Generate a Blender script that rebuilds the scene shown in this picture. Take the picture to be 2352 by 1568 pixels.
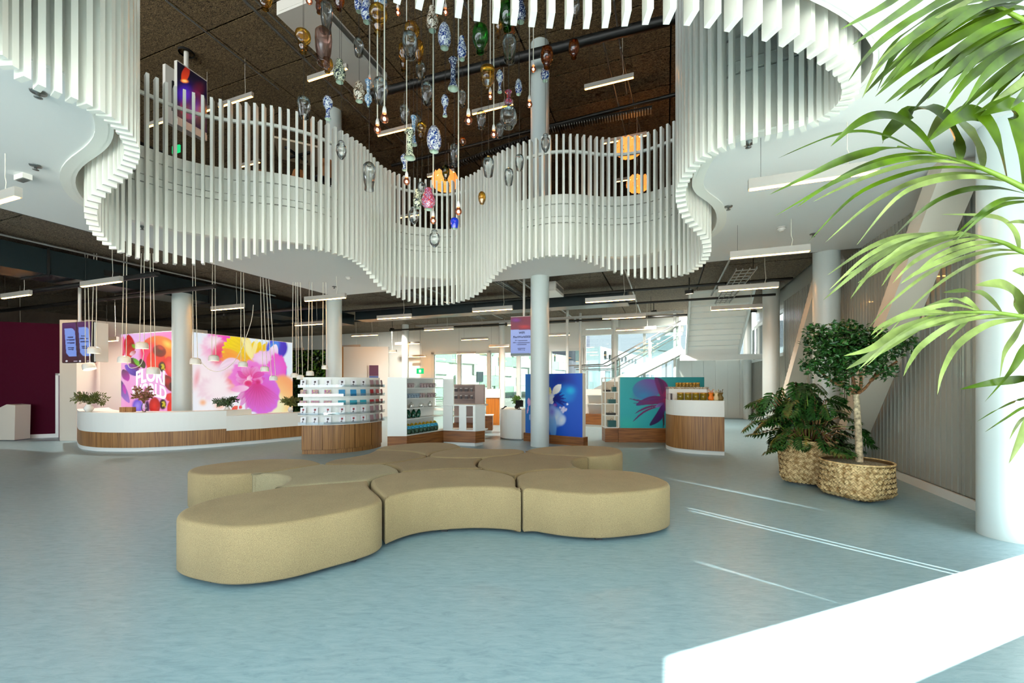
import bpy, bmesh, math, random
import numpy as np
from math import sin, cos, pi, tan, atan2, sqrt, radians
from mathutils import Vector, Matrix
for _o in list(bpy.data.objects): bpy.data.objects.remove(_o)
scene = bpy.context.scene
COL = scene.collection
rnd = random.Random(7)

# ---------------------------------------------------------------- camera
F, CX, HY, H = 960.0, 1176.0, 880.0, 1.45      # focal length in px, principal column, horizon row, eye height
cam_d = bpy.data.cameras.new('camera'); cam = bpy.data.objects.new('camera', cam_d); COL.objects.link(cam)
cam.location = (0, 0, H); cam.rotation_euler = (pi/2, 0, 0)
cam_d.sensor_width = 36.0; cam_d.lens = 36.0*F/2352; cam_d.shift_y = (HY-784)/2352; cam_d.clip_start = .05; cam_d.clip_end = 400
scene.camera = cam
ANG = radians(20.2)                            # the building stands turned against the camera
U = Vector((sin(ANG), cos(ANG), 0)); V = Vector((cos(ANG), -sin(ANG), 0)); Z = Vector((0, 0, 1))
# ---------------------------------------------------------------- sky, sun, exposure
world = bpy.data.worlds.new('world'); scene.world = world; world.use_nodes = True
_bg = world.node_tree.nodes['Background']; _bg.inputs[0].default_value = (.83, .92, .99, 1); _bg.inputs[1].default_value = 2.3
sun_d = bpy.data.lights.new('sun', 'SUN'); sun = bpy.data.objects.new('sun', sun_d); COL.objects.link(sun)
SUN_DIR = Vector((.935, .355, tan(radians(29.5)))).normalized()      # towards the sun
sun.rotation_euler = SUN_DIR.to_track_quat('Z', 'Y').to_euler()
sun_d.energy = 46; sun_d.angle = radians(.6); sun_d.color = (1, .95, .86)
# sunlight thrown back by the glass front across the street: slips through the joints of the right wall
gl_d = bpy.data.lights.new('sun_glint', 'SPOT'); glint = bpy.data.objects.new('sun_glint', gl_d); COL.objects.link(glint)
_gt = Vector((4.27, 1.95, 1.9)); glint.location = _gt+Vector((.65, -.76, .52))*14
glint.rotation_euler = (glint.location-_gt).to_track_quat('Z', 'Y').to_euler()
gl_d.energy = 60000; gl_d.spot_size = radians(8.0); gl_d.spot_blend = .08; gl_d.shadow_soft_size = .12; gl_d.color = (1, .97, .9)
vs = scene.view_settings; vs.view_transform = 'Standard'; vs.look = 'None'; vs.exposure = 1.08; vs.gamma = 1; vs.use_curve_mapping = False
cy = scene.cycles
cy.use_denoising = True; cy.use_adaptive_sampling = True; cy.adaptive_threshold = .04; cy.adaptive_min_samples = 12; cy.max_bounces = 7; cy.diffuse_bounces = 4; cy.glossy_bounces = 3; cy.transmission_bounces = 4
cy.transparent_max_bounces = 16; cy.sample_clamp_indirect = 5; cy.caustics_reflective = False; cy.caustics_refractive = False

# ---------------------------------------------------------------- helpers
def P(x, y, d): return Vector(((x-CX)/F*d, d, H+(HY-y)/F*d))            # photo pixel at depth d
def Pz(x, y, z): return P(x, y, (z-H)*F/(HY-y))                         # photo pixel at height z
def fl(x, y): return P(x, y, H*F/(y-HY))                                # photo pixel on the floor
def B(u, v, z=0.0): return U*u + V*v + Z*z                              # building axes
def uv_of(p): return p.dot(U), p.dot(V)
def lin(c):
    return tuple((x/255/12.92 if x/255 <= .04045 else ((x/255+.055)/1.055)**2.4) for x in c)

class MB:
    def __init__(s): s.v = []; s.f = []; s.sm = []
    def add(s, vs, fs, smooth=False):
        b = len(s.v); s.v += [Vector(p) for p in vs]
        s.f += [tuple(b+i for i in f) for f in fs]; s.sm += [smooth]*len(fs); return s
    def obox(s, c, a, b, n):           # centre and three half-extent vectors
        c, a, b, n = map(Vector, (c, a, b, n))
        vs = [c+a*i+b*j+n*k for k in (-1, 1) for j in (-1, 1) for i in (-1, 1)]
        return s.add(vs, [(0, 2, 3, 1), (4, 5, 7, 6), (0, 1, 5, 4), (2, 6, 7, 3), (0, 4, 6, 2), (1, 3, 7, 5)])
    def box(s, x0, x1, y0, y1, z0, z1):
        return s.obox(((x0+x1)/2, (y0+y1)/2, (z0+z1)/2), ((x1-x0)/2, 0, 0), (0, (y1-y0)/2, 0), (0, 0, (z1-z0)/2))
    def ubox(s, u0, u1, v0, v1, z0, z1):
        return s.obox(B((u0+u1)/2, (v0+v1)/2, (z0+z1)/2), V*((v1-v0)/2), U*((u1-u0)/2), Z*((z1-z0)/2))
    def wall(s, p, q, z0, z1, t):       # upright slab from p to q (plan), thickness t centred
        p = Vector((p[0], p[1], 0)); q = Vector((q[0], q[1], 0)); d = q-p; n = Vector((-d.y, d.x, 0)).normalized()
        return s.obox((p+q)/2+Z*((z0+z1)/2), d/2, n*(t/2), Z*((z1-z0)/2))
    def beam(s, p, q, w, h, up=Z):
        p = Vector(p); q = Vector(q); d = q-p; a = d.cross(up)
        if a.length < 1e-6: a = Vector((1, 0, 0))
        a.normalize(); b = a.cross(d).normalized()
        return s.obox((p+q)/2, d/2, a*(w/2), b*(h/2))
    def prism(s, pts, z0, z1, smooth=False):
        n = len(pts); vs = [(p[0], p[1], z0) for p in pts]+[(p[0], p[1], z1) for p in pts]
        s.add(vs, [(i, (i+1) % n, n+(i+1) % n, n+i) for i in range(n)], smooth)
        return s.add(vs, [tuple(range(n-1, -1, -1)), tuple(range(n, 2*n))])
    def tube(s, pts, r, n=6, cap=True):
        pts = [Vector(p) for p in pts]; rs = r if isinstance(r, (list, tuple)) else [r]*len(pts)
        rings = []; ref = None
        for i, p in enumerate(pts):
            t = (pts[min(i+1, len(pts)-1)]-pts[max(i-1, 0)]).normalized()
            if ref is None:
                ref = t.cross(Vector((.3, .2, 1)) if abs(t.z) < .9 else Vector((1, .1, 0))).normalized()
            a = (ref-t*ref.dot(t)).normalized(); b = t.cross(a); ref = a
            rings.append([p+(a*cos(2*pi*k/n)+b*sin(2*pi*k/n))*rs[i] for k in range(n)])
        vs = [q for g in rings for q in g]; m = len(rings)
        s.add(vs, [(i*n+k, i*n+(k+1) % n, (i+1)*n+(k+1) % n, (i+1)*n+k) for i in range(m-1) for k in range(n)], True)
        if cap: s.add(rings[0]+rings[-1], [tuple(range(n-1, -1, -1)), tuple(range(n, 2*n))])
        return s
    def lathe(s, prof, n=16, c=(0, 0, 0), ax=None, smooth=True, cap=False):
        c = Vector(c); ax = Vector(ax).normalized() if ax is not None else Z
        a = ax.cross(Vector((0, 1, 0)) if abs(ax.y) < .9 else Vector((1, 0, 0))).normalized(); b = ax.cross(a)
        vs = [c+ax*z+(a*cos(2*pi*k/n)+b*sin(2*pi*k/n))*r for r, z in prof for k in range(n)]; m = len(prof)
        s.add(vs, [(i*n+k, i*n+(k+1) % n, (i+1)*n+(k+1) % n, (i+1)*n+k) for i in range(m-1) for k in range(n)], smooth)
        if cap: s.add(vs[:n]+vs[-n:], [tuple(range(n-1, -1, -1)), tuple(range(n, 2*n))])
        return s
    def quad(s, a, b, c, d): return s.add([a, b, c, d], [(0, 1, 2, 3)])
    def build(s, name, mat, parent=None, origin=None, label=None):
        me = bpy.data.meshes.new(name); off = Vector((0, 0, 0))
        if parent is not None:
            q = parent
            while q is not None: off += q.location; q = q.parent
        o = Vector(origin)-off if origin is not None else Vector((0, 0, 0))
        me.from_pydata([p-off-o for p in s.v], [], s.f); me.polygons.foreach_set('use_smooth', s.sm)
        if mat is not None: me.materials.append(mat)
        me.update(); ob = bpy.data.objects.new(name, me); COL.objects.link(ob); ob.location = o
        if parent is not None: ob.parent = parent
        if label: ob['label'] = label
        return ob
def empty(name, loc=(0, 0, 0), parent=None):
    o = bpy.data.objects.new(name, None); COL.objects.link(o); o.location = loc; o.empty_display_size = .1
    if parent is not None: o.parent = parent
    return o
def tag(o, label, cat, group=None):
    o['label'] = label; o['category'] = cat
    if group: o['group'] = group
    return o
def struct(o): o['kind'] = 'structure'; return o
def stuff(o): o['kind'] = 'stuff'; return o
def thing(name, loc, label, cat, group=None): return tag(empty(name, loc), label, cat, group)
def inst(name, me, parent, loc, rz=0, sc=None, rot=None):
    o = bpy.data.objects.new(name, me); COL.objects.link(o); o.location = loc
    o.rotation_euler = rot if rot is not None else (0, 0, rz)
    if sc is not None: o.scale = sc
    if parent is not None: o.parent = parent
    return o
def clone(root, loc, rz=0):
    r = root.copy(); COL.objects.link(r); r.location = loc; r.rotation_euler = (0, 0, rz)
    for ch in list(root.children):
        c = ch.copy(); COL.objects.link(c); c.parent = r
        for g in ch.children:
            d = g.copy(); COL.objects.link(d); d.parent = c
    return r
ORD = ['first', 'second', 'third', 'fourth', 'fifth', 'sixth', 'seventh', 'eighth', 'ninth', 'tenth', 'eleventh', 'twelfth']
def spline(pts, n=6, closed=False):
    pts = [Vector(p) for p in pts]; m = len(pts); out = []
    rng = range(m) if closed else range(m-1)
    for i in rng:
        g = (lambda k: pts[k % m]) if closed else (lambda k: pts[max(0, min(m-1, k))])
        p0, p1, p2, p3 = g(i-1), g(i), g(i+1), g(i+2)
        for k in range(n):
            t = k/n
            out.append(.5*((2*p1)+(p2-p0)*t+(2*p0-5*p1+4*p2-p3)*t*t+(3*p1-p0-3*p2+p3)*t**3))
    if not closed: out.append(pts[-1])
    return out

# ---------------------------------------------------------------- materials
def _new(name):
    m = bpy.data.materials.new(name); m.use_nodes = True; nt = m.node_tree
    return m, nt, nt.nodes['Principled BSDF']
def mat(name, c, rough=.5, metal=0.0, emit=0.0, ecol=None, noise=None, bump=None, spec=.5, coords='Object', stretch=(1, 1, 1), c2=None, alpha=None, coat=0, trans=0):
    """plain colour; noise=(scale, amount) mottles it (towards c2 if given); bump=(scale, strength)"""
    m, nt, b = _new(name); L = nt.links.new; N = nt.nodes.new
    b.inputs['Base Color'].default_value = (*lin(c), 1); b.inputs['Roughness'].default_value = rough
    b.inputs['Metallic'].default_value = metal; b.inputs['Specular IOR Level'].default_value = spec
    if coat: b.inputs['Coat Weight'].default_value = coat
    if emit:
        b.inputs['Emission Color'].default_value = (*lin(ecol or c), 1); b.inputs['Emission Strength'].default_value = emit
    if noise or bump:
        tc = N('ShaderNodeTexCoord'); mp = N('ShaderNodeMapping'); mp.inputs['Scale'].default_value = stretch
        L(tc.outputs[coords], mp.inputs[0])
    if noise:
        nz = N('ShaderNodeTexNoise'); nz.inputs['Scale'].default_value = noise[0]; nz.inputs['Detail'].default_value = 4
        L(mp.outputs[0], nz.inputs['Vector'])
        rp = N('ShaderNodeValToRGB'); rp.color_ramp.elements[0].position = .32; rp.color_ramp.elements[1].position = .68
        a = noise[1]; dk = tuple(max(0, x*(1-a)) for x in c); lt = c2 if c2 else tuple(min(255, x*(1+a)) for x in c)
        rp.color_ramp.elements[0].color = (*lin(dk), 1); rp.color_ramp.elements[1].color = (*lin(lt), 1)
        L(nz.outputs[0], rp.inputs[0]); L(rp.outputs[0], b.inputs['Base Color'])
    if bump:
        n2 = N('ShaderNodeTexNoise'); n2.inputs['Scale'].default_value = bump[0]; n2.inputs['Detail'].default_value = 3
        L(mp.outputs[0], n2.inputs['Vector']); bp = N('ShaderNodeBump'); bp.inputs['Strength'].default_value = bump[1]
        bp.inputs['Distance'].default_value = .01
        L(n2.outputs[0], bp.inputs['Height']); L(bp.outputs[0], b.inputs['Normal'])
    if trans:      # thin leaf or shade: light shines through
        out = nt.nodes['Material Output']; tr = N('ShaderNodeBsdfTranslucent'); mx = N('ShaderNodeMixShader')
        tr.inputs[0].default_value = (*lin(c), 1); mx.inputs[0].default_value = trans
        L(b.outputs[0], mx.inputs[1]); L(tr.outputs[0], mx.inputs[2]); L(mx.outputs[0], out.inputs[0])
    return m
def emis(name, c, s):
    m = bpy.data.materials.new(name); m.use_nodes = True; nt = m.node_tree; nt.nodes.clear()
    e = nt.nodes.new('ShaderNodeEmission'); o = nt.nodes.new('ShaderNodeOutputMaterial')
    e.inputs[0].default_value = (*lin(c), 1); e.inputs[1].default_value = s; nt.links.new(e.outputs[0], o.inputs[0]); return m
def glass(name, tint=(255, 255, 255), tr=.95, gl=.35, rough=.02):
    m = bpy.data.materials.new(name); m.use_nodes = True; nt = m.node_tree; nt.nodes.clear(); N = nt.nodes.new; L = nt.links.new
    o = N('ShaderNodeOutputMaterial'); t = N('ShaderNodeBsdfTransparent'); g = N('ShaderNodeBsdfGlossy'); mx = N('ShaderNodeMixShader'); fr = N('ShaderNodeFresnel')
    fr.inputs[0].default_value = 1.5; mm = N('ShaderNodeMath'); mm.operation = 'MULTIPLY_ADD'; mm.inputs[1].default_value = 1-gl; mm.inputs[2].default_value = gl*.35; mm.use_clamp = True
    t.inputs[0].default_value = (*[tr*x for x in lin(tint)], 1); g.inputs['Roughness'].default_value = rough
    L(fr.outputs[0], mm.inputs[0]); L(mm.outputs[0], mx.inputs[0]); L(t.outputs[0], mx.inputs[1]); L(g.outputs[0], mx.inputs[2]); L(mx.outputs[0], o.inputs[0]); return m
def vcol(name, strength=0.0, rough=.4):       # printed picture held in a colour attribute; strength > 0 makes it a backlit print
    m, nt, b = _new(name); a = nt.nodes.new('ShaderNodeVertexColor'); a.layer_name = 'print'
    if strength:
        b.inputs['Base Color'].default_value = (.02, .02, .02, 1)
        nt.links.new(a.outputs[0], b.inputs['Emission Color']); b.inputs['Emission Strength'].default_value = strength
    else: nt.links.new(a.outputs[0], b.inputs['Base Color'])
    b.inputs['Roughness'].default_value = rough; return m
def wood(name, c1, c2, axis='Z', scale=60):
    """veneer with a fine straight grain along axis"""
    m, nt, b = _new(name); N = nt.nodes.new; L = nt.links.new
    tc = N('ShaderNodeTexCoord'); mp = N('ShaderNodeMapping')
    mp.inputs['Scale'].default_value = (scale, scale, 1.2) if axis == 'Z' else (2, 2, scale)
    L(tc.outputs['Object'], mp.inputs[0]); nz = N('ShaderNodeTexNoise'); nz.inputs['Scale'].default_value = 1; nz.inputs['Detail'].default_value = 3
    L(mp.outputs[0], nz.inputs['Vector']); rp = N('ShaderNodeValToRGB'); rp.color_ramp.elements[0].position = .35; rp.color_ramp.elements[1].position = .62
    rp.color_ramp.elements[0].color = (*lin(c1), 1); rp.color_ramp.elements[1].color = (*lin(c2), 1)
    L(nz.outputs[0], rp.inputs[0]); L(rp.outputs[0], b.inputs['Base Color']); b.inputs['Roughness'].default_value = .42; return m
def pattern(name, ground, ink, scale=30, ink2=None, rough=.15, th=.5):
    """painted ceramic: blotchy ink figures on a glazed ground"""
    m, nt, b = _new(name); N = nt.nodes.new; L = nt.links.new
    tc = N('ShaderNodeTexCoord'); w = N('ShaderNodeTexNoise'); w.inputs['Scale'].default_value = scale; w.inputs['Detail'].default_value = 3; w.inputs['Distortion'].default_value = 2.2
    L(tc.outputs['Object'], w.inputs['Vector']); rp = N('ShaderNodeValToRGB'); e = rp.color_ramp.elements
    e[0].position = th-.04; e[0].color = (*lin(ink), 1); e[1].position = th+.04; e[1].color = (*lin(ground), 1)
    if ink2: q = e.new(.38); q.color = (*lin(ink2), 1)
    L(w.outputs[0], rp.inputs[0]); L(rp.outputs[0], b.inputs['Base Color']); b.inputs['Roughness'].default_value = rough; return m

M_white = mat('white_lacquer', (226, 230, 226), .35)
M_slat = mat('white_powder_coat', (238, 240, 232), .32)
M_soffit = mat('white_plaster', (234, 236, 234), .7)
M_wall = mat('white_paint', (220, 220, 214), .7)
M_col = mat('grey_column_paint', (196, 208, 208), .3)
M_beige = mat('warm_white_paint', (206, 200, 186), .6)
M_steel = mat('white_steel', (216, 222, 220), .35)
M_grey = mat('grey_metal', (120, 124, 124), .4, .6)
M_galv = mat('galvanised_metal', (150, 154, 152), .4, .7)
M_black = mat('black_paint', (22, 24, 24), .5)
M_dark = mat('dark_teal_duct', (34, 48, 52), .35, .3)
M_purple = mat('purple_paint', (66, 3, 30), .7, spec=.1)
M_wood = wood('oak_veneer', (112, 74, 34), (164, 118, 66))
M_woodh = wood('oak_board', (108, 62, 26), (150, 96, 46), 'H', 26)
M_woodedge = mat('wood_door_frame', (160, 116, 60), .5)
M_bar = mat('aluminium_lamp_body', (176, 172, 166), .35, .2)
M_lamp = emis('warm_lamp_diffuser', (255, 172, 84), 48)
M_lamp2 = emis('warm_lamp_upstairs', (255, 158, 62), 26)
M_bulb = emis('glowing_filament', (255, 200, 140), 30)
M_bulbglass = glass('bulb_glass', (255, 190, 160), .9, .25)
M_clear = glass('clear_glass', (252, 255, 255), .98, .12)
M_pane = glass('window_pane', (244, 255, 252), .30, .12); M_pane2 = glass('clearer_window_pane', (246, 255, 255), .46, .12); M_balglass = glass('balustrade_glass', (240, 255, 252), .93, .1)
M_amber = glass('amber_glass', (255, 216, 120), .98, .22)
M_brown = glass('brown_glass', (236, 160, 70), .95, .2)
M_green = glass('green_glass', (110, 220, 110), .92, .2)
M_olive = glass('olive_glass', (150, 160, 60), .85, .2)
M_mauve = glass('mauve_glass', (236, 206, 196), .92, .45, .15)
M_cobalt = mat('cobalt_glass', (14, 50, 190), .08, coat=.5)
M_delft = pattern('blue_and_white_ceramic', (214, 222, 226), (30, 60, 130), 26)
M_delftdark = pattern('dark_blue_ceramic', (196, 208, 214), (16, 34, 78), 34, th=.56)
M_delftlight = pattern('pale_blue_ceramic', (206, 220, 226), (70, 128, 176), 30)
M_brownvase = pattern('brown_figured_ceramic', (222, 216, 196), (120, 74, 36), 26, ink2=(40, 60, 50))
M_greenvase = pattern('green_figured_ceramic', (214, 224, 196), (44, 66, 56), 30, ink2=(24, 34, 60))
M_multi = pattern('multicolour_ceramic', (186, 60, 56), (50, 54, 130), 34, ink2=(214, 196, 204), th=.5)
M_inner = mat('pale_green_glaze', (190, 210, 190), .3)
M_cord = mat('white_cord', (226, 222, 206), .6)
M_wire = mat('dark_wire', (60, 58, 54), .5)
M_socket = mat('white_lamp_socket', (226, 226, 222), .3)
M_leaf = mat('dark_glossy_leaf', (28, 66, 22), .3, noise=(9, .45), trans=.12)
M_ficus = mat('ficus_leaf', (32, 70, 26), .28, noise=(14, .5), trans=.12)
M_palm = mat('palm_leaf', (66, 92, 10), .34, noise=(7, .4), trans=.25)
M_palm2 = mat('pale_palm_leaf', (124, 142, 78), .34, noise=(7, .3), trans=.3)
M_palmstem = mat('palm_stem', (110, 140, 40), .4)
M_fern = mat('olive_fern', (84, 92, 40), .5, noise=(12, .3), trans=.2)
M_sprig = mat('grey_green_sprig', (52, 76, 44), .5, noise=(12, .3), trans=.15)
M_bark = mat('pale_bark', (168, 152, 124), .8, noise=(24, .3), bump=(40, .5))
M_twig = mat('brown_twig', (126, 88, 56), .8, noise=(24, .3))
M_soil = mat('gravel', (122, 116, 100), .9, noise=(60, .5), bump=(80, 1))
M_earth = mat('dark_soil', (46, 36, 28), .95, noise=(50, .4))

# ================================================================ SETTING
def floor_mat():
    m, nt, b = _new('marbled_linoleum'); N = nt.nodes.new; L = nt.links.new
    tc = N('ShaderNodeTexCoord'); mp = N('ShaderNodeMapping'); mp.inputs['Rotation'].default_value = (0, 0, ANG+.5); mp.inputs['Scale'].default_value = (1.0, 4.2, 1)
    L(tc.outputs['Object'], mp.inputs[0])
    n1 = N('ShaderNodeTexNoise'); n1.inputs['Scale'].default_value = 7; n1.inputs['Detail'].default_value = 7; n1.inputs['Roughness'].default_value = .72; n1.inputs['Distortion'].default_value = .6
    L(mp.outputs[0], n1.inputs['Vector']); r1 = N('ShaderNodeValToRGB'); e = r1.color_ramp.elements
    e[0].position = .28; e[0].color = (*lin((110, 139, 149)), 1); e[1].position = .74; e[1].color = (*lin((148, 172, 179)), 1)
    q = e.new(.5); q.color = (*lin((130, 159, 168)), 1)
    L(n1.outputs[0], r1.inputs[0])
    n2 = N('ShaderNodeTexNoise'); n2.inputs['Scale'].default_value = 3.1; n2.inputs['Detail'].default_value = 8; n2.inputs['Roughness'].default_value = .8
    L(mp.outputs[0], n2.inputs['Vector']); r2 = N('ShaderNodeValToRGB'); r2.color_ramp.elements[0].position = .64; r2.color_ramp.elements[1].position = .8
    L(n2.outputs[0], r2.inputs[0]); mx = N('ShaderNodeMixRGB'); mx.inputs[2].default_value = (*lin((150, 148, 118)), 1)
    mu = N('ShaderNodeMath'); mu.operation = 'MULTIPLY'; mu.inputs[1].default_value = .6
    L(r2.outputs[0], mu.inputs[0]); L(mu.outputs[0], mx.inputs[0]); L(r1.outputs[0], mx.inputs[1]); L(mx.outputs[0], b.inputs['Base Color'])
    b.inputs['Roughness'].default_value = .34; b.inputs['Specular IOR Level'].default_value = .5
    return m
def woodwool(name, c, sc=1.0):
    m, nt, b = _new(name); N = nt.nodes.new; L = nt.links.new
    tc = N('ShaderNodeTexCoord'); mp = N('ShaderNodeMapping'); mp.inputs['Scale'].default_value = (1, 2.2, 1); L(tc.outputs['Object'], mp.inputs[0])
    nz = N('ShaderNodeTexNoise'); nz.inputs['Scale'].default_value = 26*sc; nz.inputs['Detail'].default_value = 3; nz.inputs['Distortion'].default_value = 1.6; L(mp.outputs[0], nz.inputs['Vector'])
    rp = N('ShaderNodeValToRGB'); rp.color_ramp.elements[0].position = .36; rp.color_ramp.elements[1].position = .64
    rp.color_ramp.elements[0].color = (*lin(tuple(x*.5 for x in c)), 1); rp.color_ramp.elements[1].color = (*lin(tuple(min(255, x*1.35) for x in c)), 1)
    L(nz.outputs[0], rp.inputs[0]); L(rp.outputs[0], b.inputs['Base Color']); b.inputs['Roughness'].default_value = .9
    bp = N('ShaderNodeBump'); bp.inputs['Strength'].default_value = .8; bp.inputs['Distance'].default_value = .02; L(nz.outputs[0], bp.inputs['Height']); L(bp.outputs[0], b.inputs['Normal'])
    return m
M_floor = floor_mat()
M_wool = woodwool('dark_wood_wool', (104, 92, 76))
M_wool2 = woodwool('brown_wood_wool', (112, 94, 66), .8)
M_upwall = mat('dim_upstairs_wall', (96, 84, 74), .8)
M_ground = mat('pale_paving', (176, 178, 174), .9, noise=(2, .1))
M_poly = mat('ribbed_polycarbonate', (158, 160, 150), .3, coat=.3)
M_rib = mat('polycarbonate_rib', (216, 220, 212), .25)
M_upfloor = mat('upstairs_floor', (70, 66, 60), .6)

UB, VR = 19.65, 3.33                       # far facade and right-hand wall
ZS, ZC, ZU, ZT = 3.91, 4.35, 5.03, 9.3     # soffit, lower ceiling, upper floor, upper ceiling
struct(MB().ubox(-4.2, UB+.2, -26, VR+.2, -.12, 0).build('floor', M_floor))
g = struct(MB().box(-160, 160, -60, 220, -.3, -.14).build('ground', M_ground))

# ---- right wall of ribbed polycarbonate panels (with the doorway the sun comes through)
wr = struct(MB().ubox(1.5, 2.13, VR+.06, VR+.075, 0, ZS).ubox(2.155, 2.205, VR+.06, VR+.075, 0, ZS).ubox(2.225, 3.37, VR+.06, VR+.075, 0, ZS).ubox(3.395, 3.45, VR+.06, VR+.075, 0, ZS).ubox(3.475, 4.40, VR+.06, VR+.075, 0, ZS).ubox(5.42, 14.6, VR+.06, VR+.16, 0, ZS).ubox(14.6, UB, VR+.06, VR+.16, 0, 2.3).ubox(14.6, UB, VR+.06, VR+.16, 3.7, ZS+.5)
            .ubox(4.46, 5.42, VR+.06, VR+.16, 2.62, ZS).ubox(2.1, 2.25, VR+.075, VR+.09, 1.9, ZS).ubox(3.34, 3.5, VR+.075, VR+.09, 1.9, ZS).ubox(4.38, 4.46, VR+.075, VR+.09, 1.95, ZS).ubox(-4, UB, VR+.06, VR+.16, ZS, ZT).build('wall_right', M_poly))  # unseen plates over the upper joints, added to shorten the light streaks
def ribpanel(u0, u1, z0, z1):
    m = MB(); m.ubox(u0+.008, u1-.008, VR, VR+.06, z0, z1); n = max(1, int(round((u1-u0)/.115)))
    for k in range(n):
        u = u0+(k+.5)*(u1-u0)/n
        m.ubox(u-.008, u+.008, VR-.012, VR, z0, z1)
    return m.build('panel', M_poly, wr)
u = 5.42
while u < UB-.1:
    u2 = min(u+1.15, UB)
    ribpanel(u, u2, .12, ZS if u2 < 14.7 else 2.3); u = u2
struct(MB().ubox(5.42, UB, VR-.035, VR, 0, .11).build('baseboard_right', M_white))
w3 = struct(empty('window_3', B(16, VR, 2.3)))
fr = MB()
for uu in (14.65, 15.9, 17.15, 18.4, 19.6): fr.ubox(uu-.04, uu+.04, VR, VR+.1, 2.3, 3.7)
fr.ubox(14.6, UB, VR-.03, VR+.1, 2.28, 2.38).ubox(14.6, UB, VR, VR+.1, 3.62, 3.72)
fr.build('window_frame', M_steel, w3); MB().ubox(14.65, 19.6, VR+.045, VR+.055, 2.38, 3.62).build('pane', M_pane2, w3)

# ---- glazed front behind the camera: posts, rails and open glass
wb = struct(empty('window_4', B(-4, -6, 0))); m = MB()
for vv in np.arange(-15.6, 3.4, 2.7): m.ubox(-4.1, -3.95, vv-.04, vv+.04, 0, ZT)
m.ubox(-4.1, -3.95, -15.6, VR, 0, .12).ubox(-4.1, -3.95, -15.6, VR, 3.85, 5.1).ubox(-4.1, -3.95, -15.6, VR, 9.0, ZT)
m.build('window_frame', M_steel, wb)
w5 = struct(empty('window_5', B(-1, VR, 0))); m = MB()
for uu in (-4, -1.2, 1.46): m.ubox(uu-.04, uu+.04, VR, VR+.15, 0, ZS)
m.ubox(-4, 1.5, VR, VR+.15, 3.7, ZS).ubox(-4, 1.5, VR, VR+.15, 0, .12); m.build('window_frame', M_steel, w5)
d1 = struct(empty('door_1', B(4.94, VR, 0)))
MB().ubox(4.44, 4.50, VR, VR+.16, 0, 2.66).ubox(5.38, 5.44, VR, VR+.16, 0, 2.66).ubox(4.44, 5.44, VR, VR+.16, 2.60, 2.68).build('door_frame', M_steel, d1)

# ---- far facade
wf = struct(MB().ubox(UB, UB+.25, -24, -11.9, 0, ZC).ubox(UB, UB+.25, -11.9, -3.64, 3.12, ZC).ubox(UB, UB+.25, -3.64, .55, 0, .95)
            .ubox(UB, UB+.25, -3.64, .55, 4.0, ZC+.6).ubox(UB, UB+.25, .55, VR+.2, 0, 2.55).build('wall_back', M_white))
pn = MB(); k = 0
for a in np.arange(.6, 3.3, .46):
    MB().ubox(UB-.03, UB, a, a+.45, .1, 2.53).build('panel', M_white, wf)
w1 = struct(empty('window_1', B(UB, -7.8, 0)))
m = MB(); vs1 = [-11.85, -10.35, -10.05, -8.65, -8.4, -6.7, -5.3, -3.9, -3.64]
for vv in (-11.8, -10.2, -8.5, -6.9, -5.3, -3.72): m.ubox(UB, UB+.18, vv-.10, vv+.10, 0, 3.12)
m.ubox(UB, UB+.18, -11.9, -3.64, 0, .12).ubox(UB, UB+.18, -11.9, -3.64, 3.0, 3.14); m.build('window_frame', M_steel, w1)
for a, b_ in ((-11.7, -10.3), (-10.1, -8.6), (-8.4, -7.0), (-6.8, -5.4), (-5.2, -3.82)): MB().ubox(UB+.08, UB+.09, a, b_, .12, 3.0).build('pane', M_pane, w1)
w2 = struct(empty('window_2', B(UB, -1.5, .95)))
m = MB()
for vv in (-3.6, -2.25, -.9, .5, 1.9, 3.2): m.ubox(UB, UB+.18, vv-.06, vv+.06, .95 if vv < .55 else 2.55, 4.0)
m.ubox(UB, UB+.18, -3.64, .55, .9, 1.0).ubox(UB, UB+.18, .5, VR, 2.5, 2.6); m.build('window_frame', M_steel, w2)
for a, b_ in ((-3.54, -2.31), (-2.19, -.96), (-.84, .44)): MB().ubox(UB+.08, UB+.09, a, b_, 1.0, 4.0).build('pane', M_pane2, w2)
for a, b_ in ((.56, 1.84), (1.96, 3.2)): MB().ubox(UB+.08, UB+.09, a, b_, 2.6, 4.0).build('pane', M_pane2, w2)
# white beam and dark edge band in front of the stair window
struct(MB().ubox(18.9, 19.15, -3.7, .7, 3.62, 3.86).build('trim_1', M_steel))
# ---- left side
def sw(name, p, q, z0, z1, t, m): return struct(MB().wall(p, q, z0, z1, t).build(name, m))
wl0, wl1 = fl(-330, 1026), fl(103, 1009)
n_ = Vector((-(wl1-wl0).y, (wl1-wl0).x, 0)).normalized()
wl0 += n_*.5; wl1 += n_*.5
sw('wall_left', wl0+n_*.1, wl1+n_*.1, 0, 3.05, .2, M_purple)
MB().wall(wl0-n_*.02, wl1-n_*.02, 0, .10, .04).build('baseboard_left', M_white)
bpy.data.objects['baseboard_left']['kind'] = 'structure'
dwall = (wl1-wl0).normalized()
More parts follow.
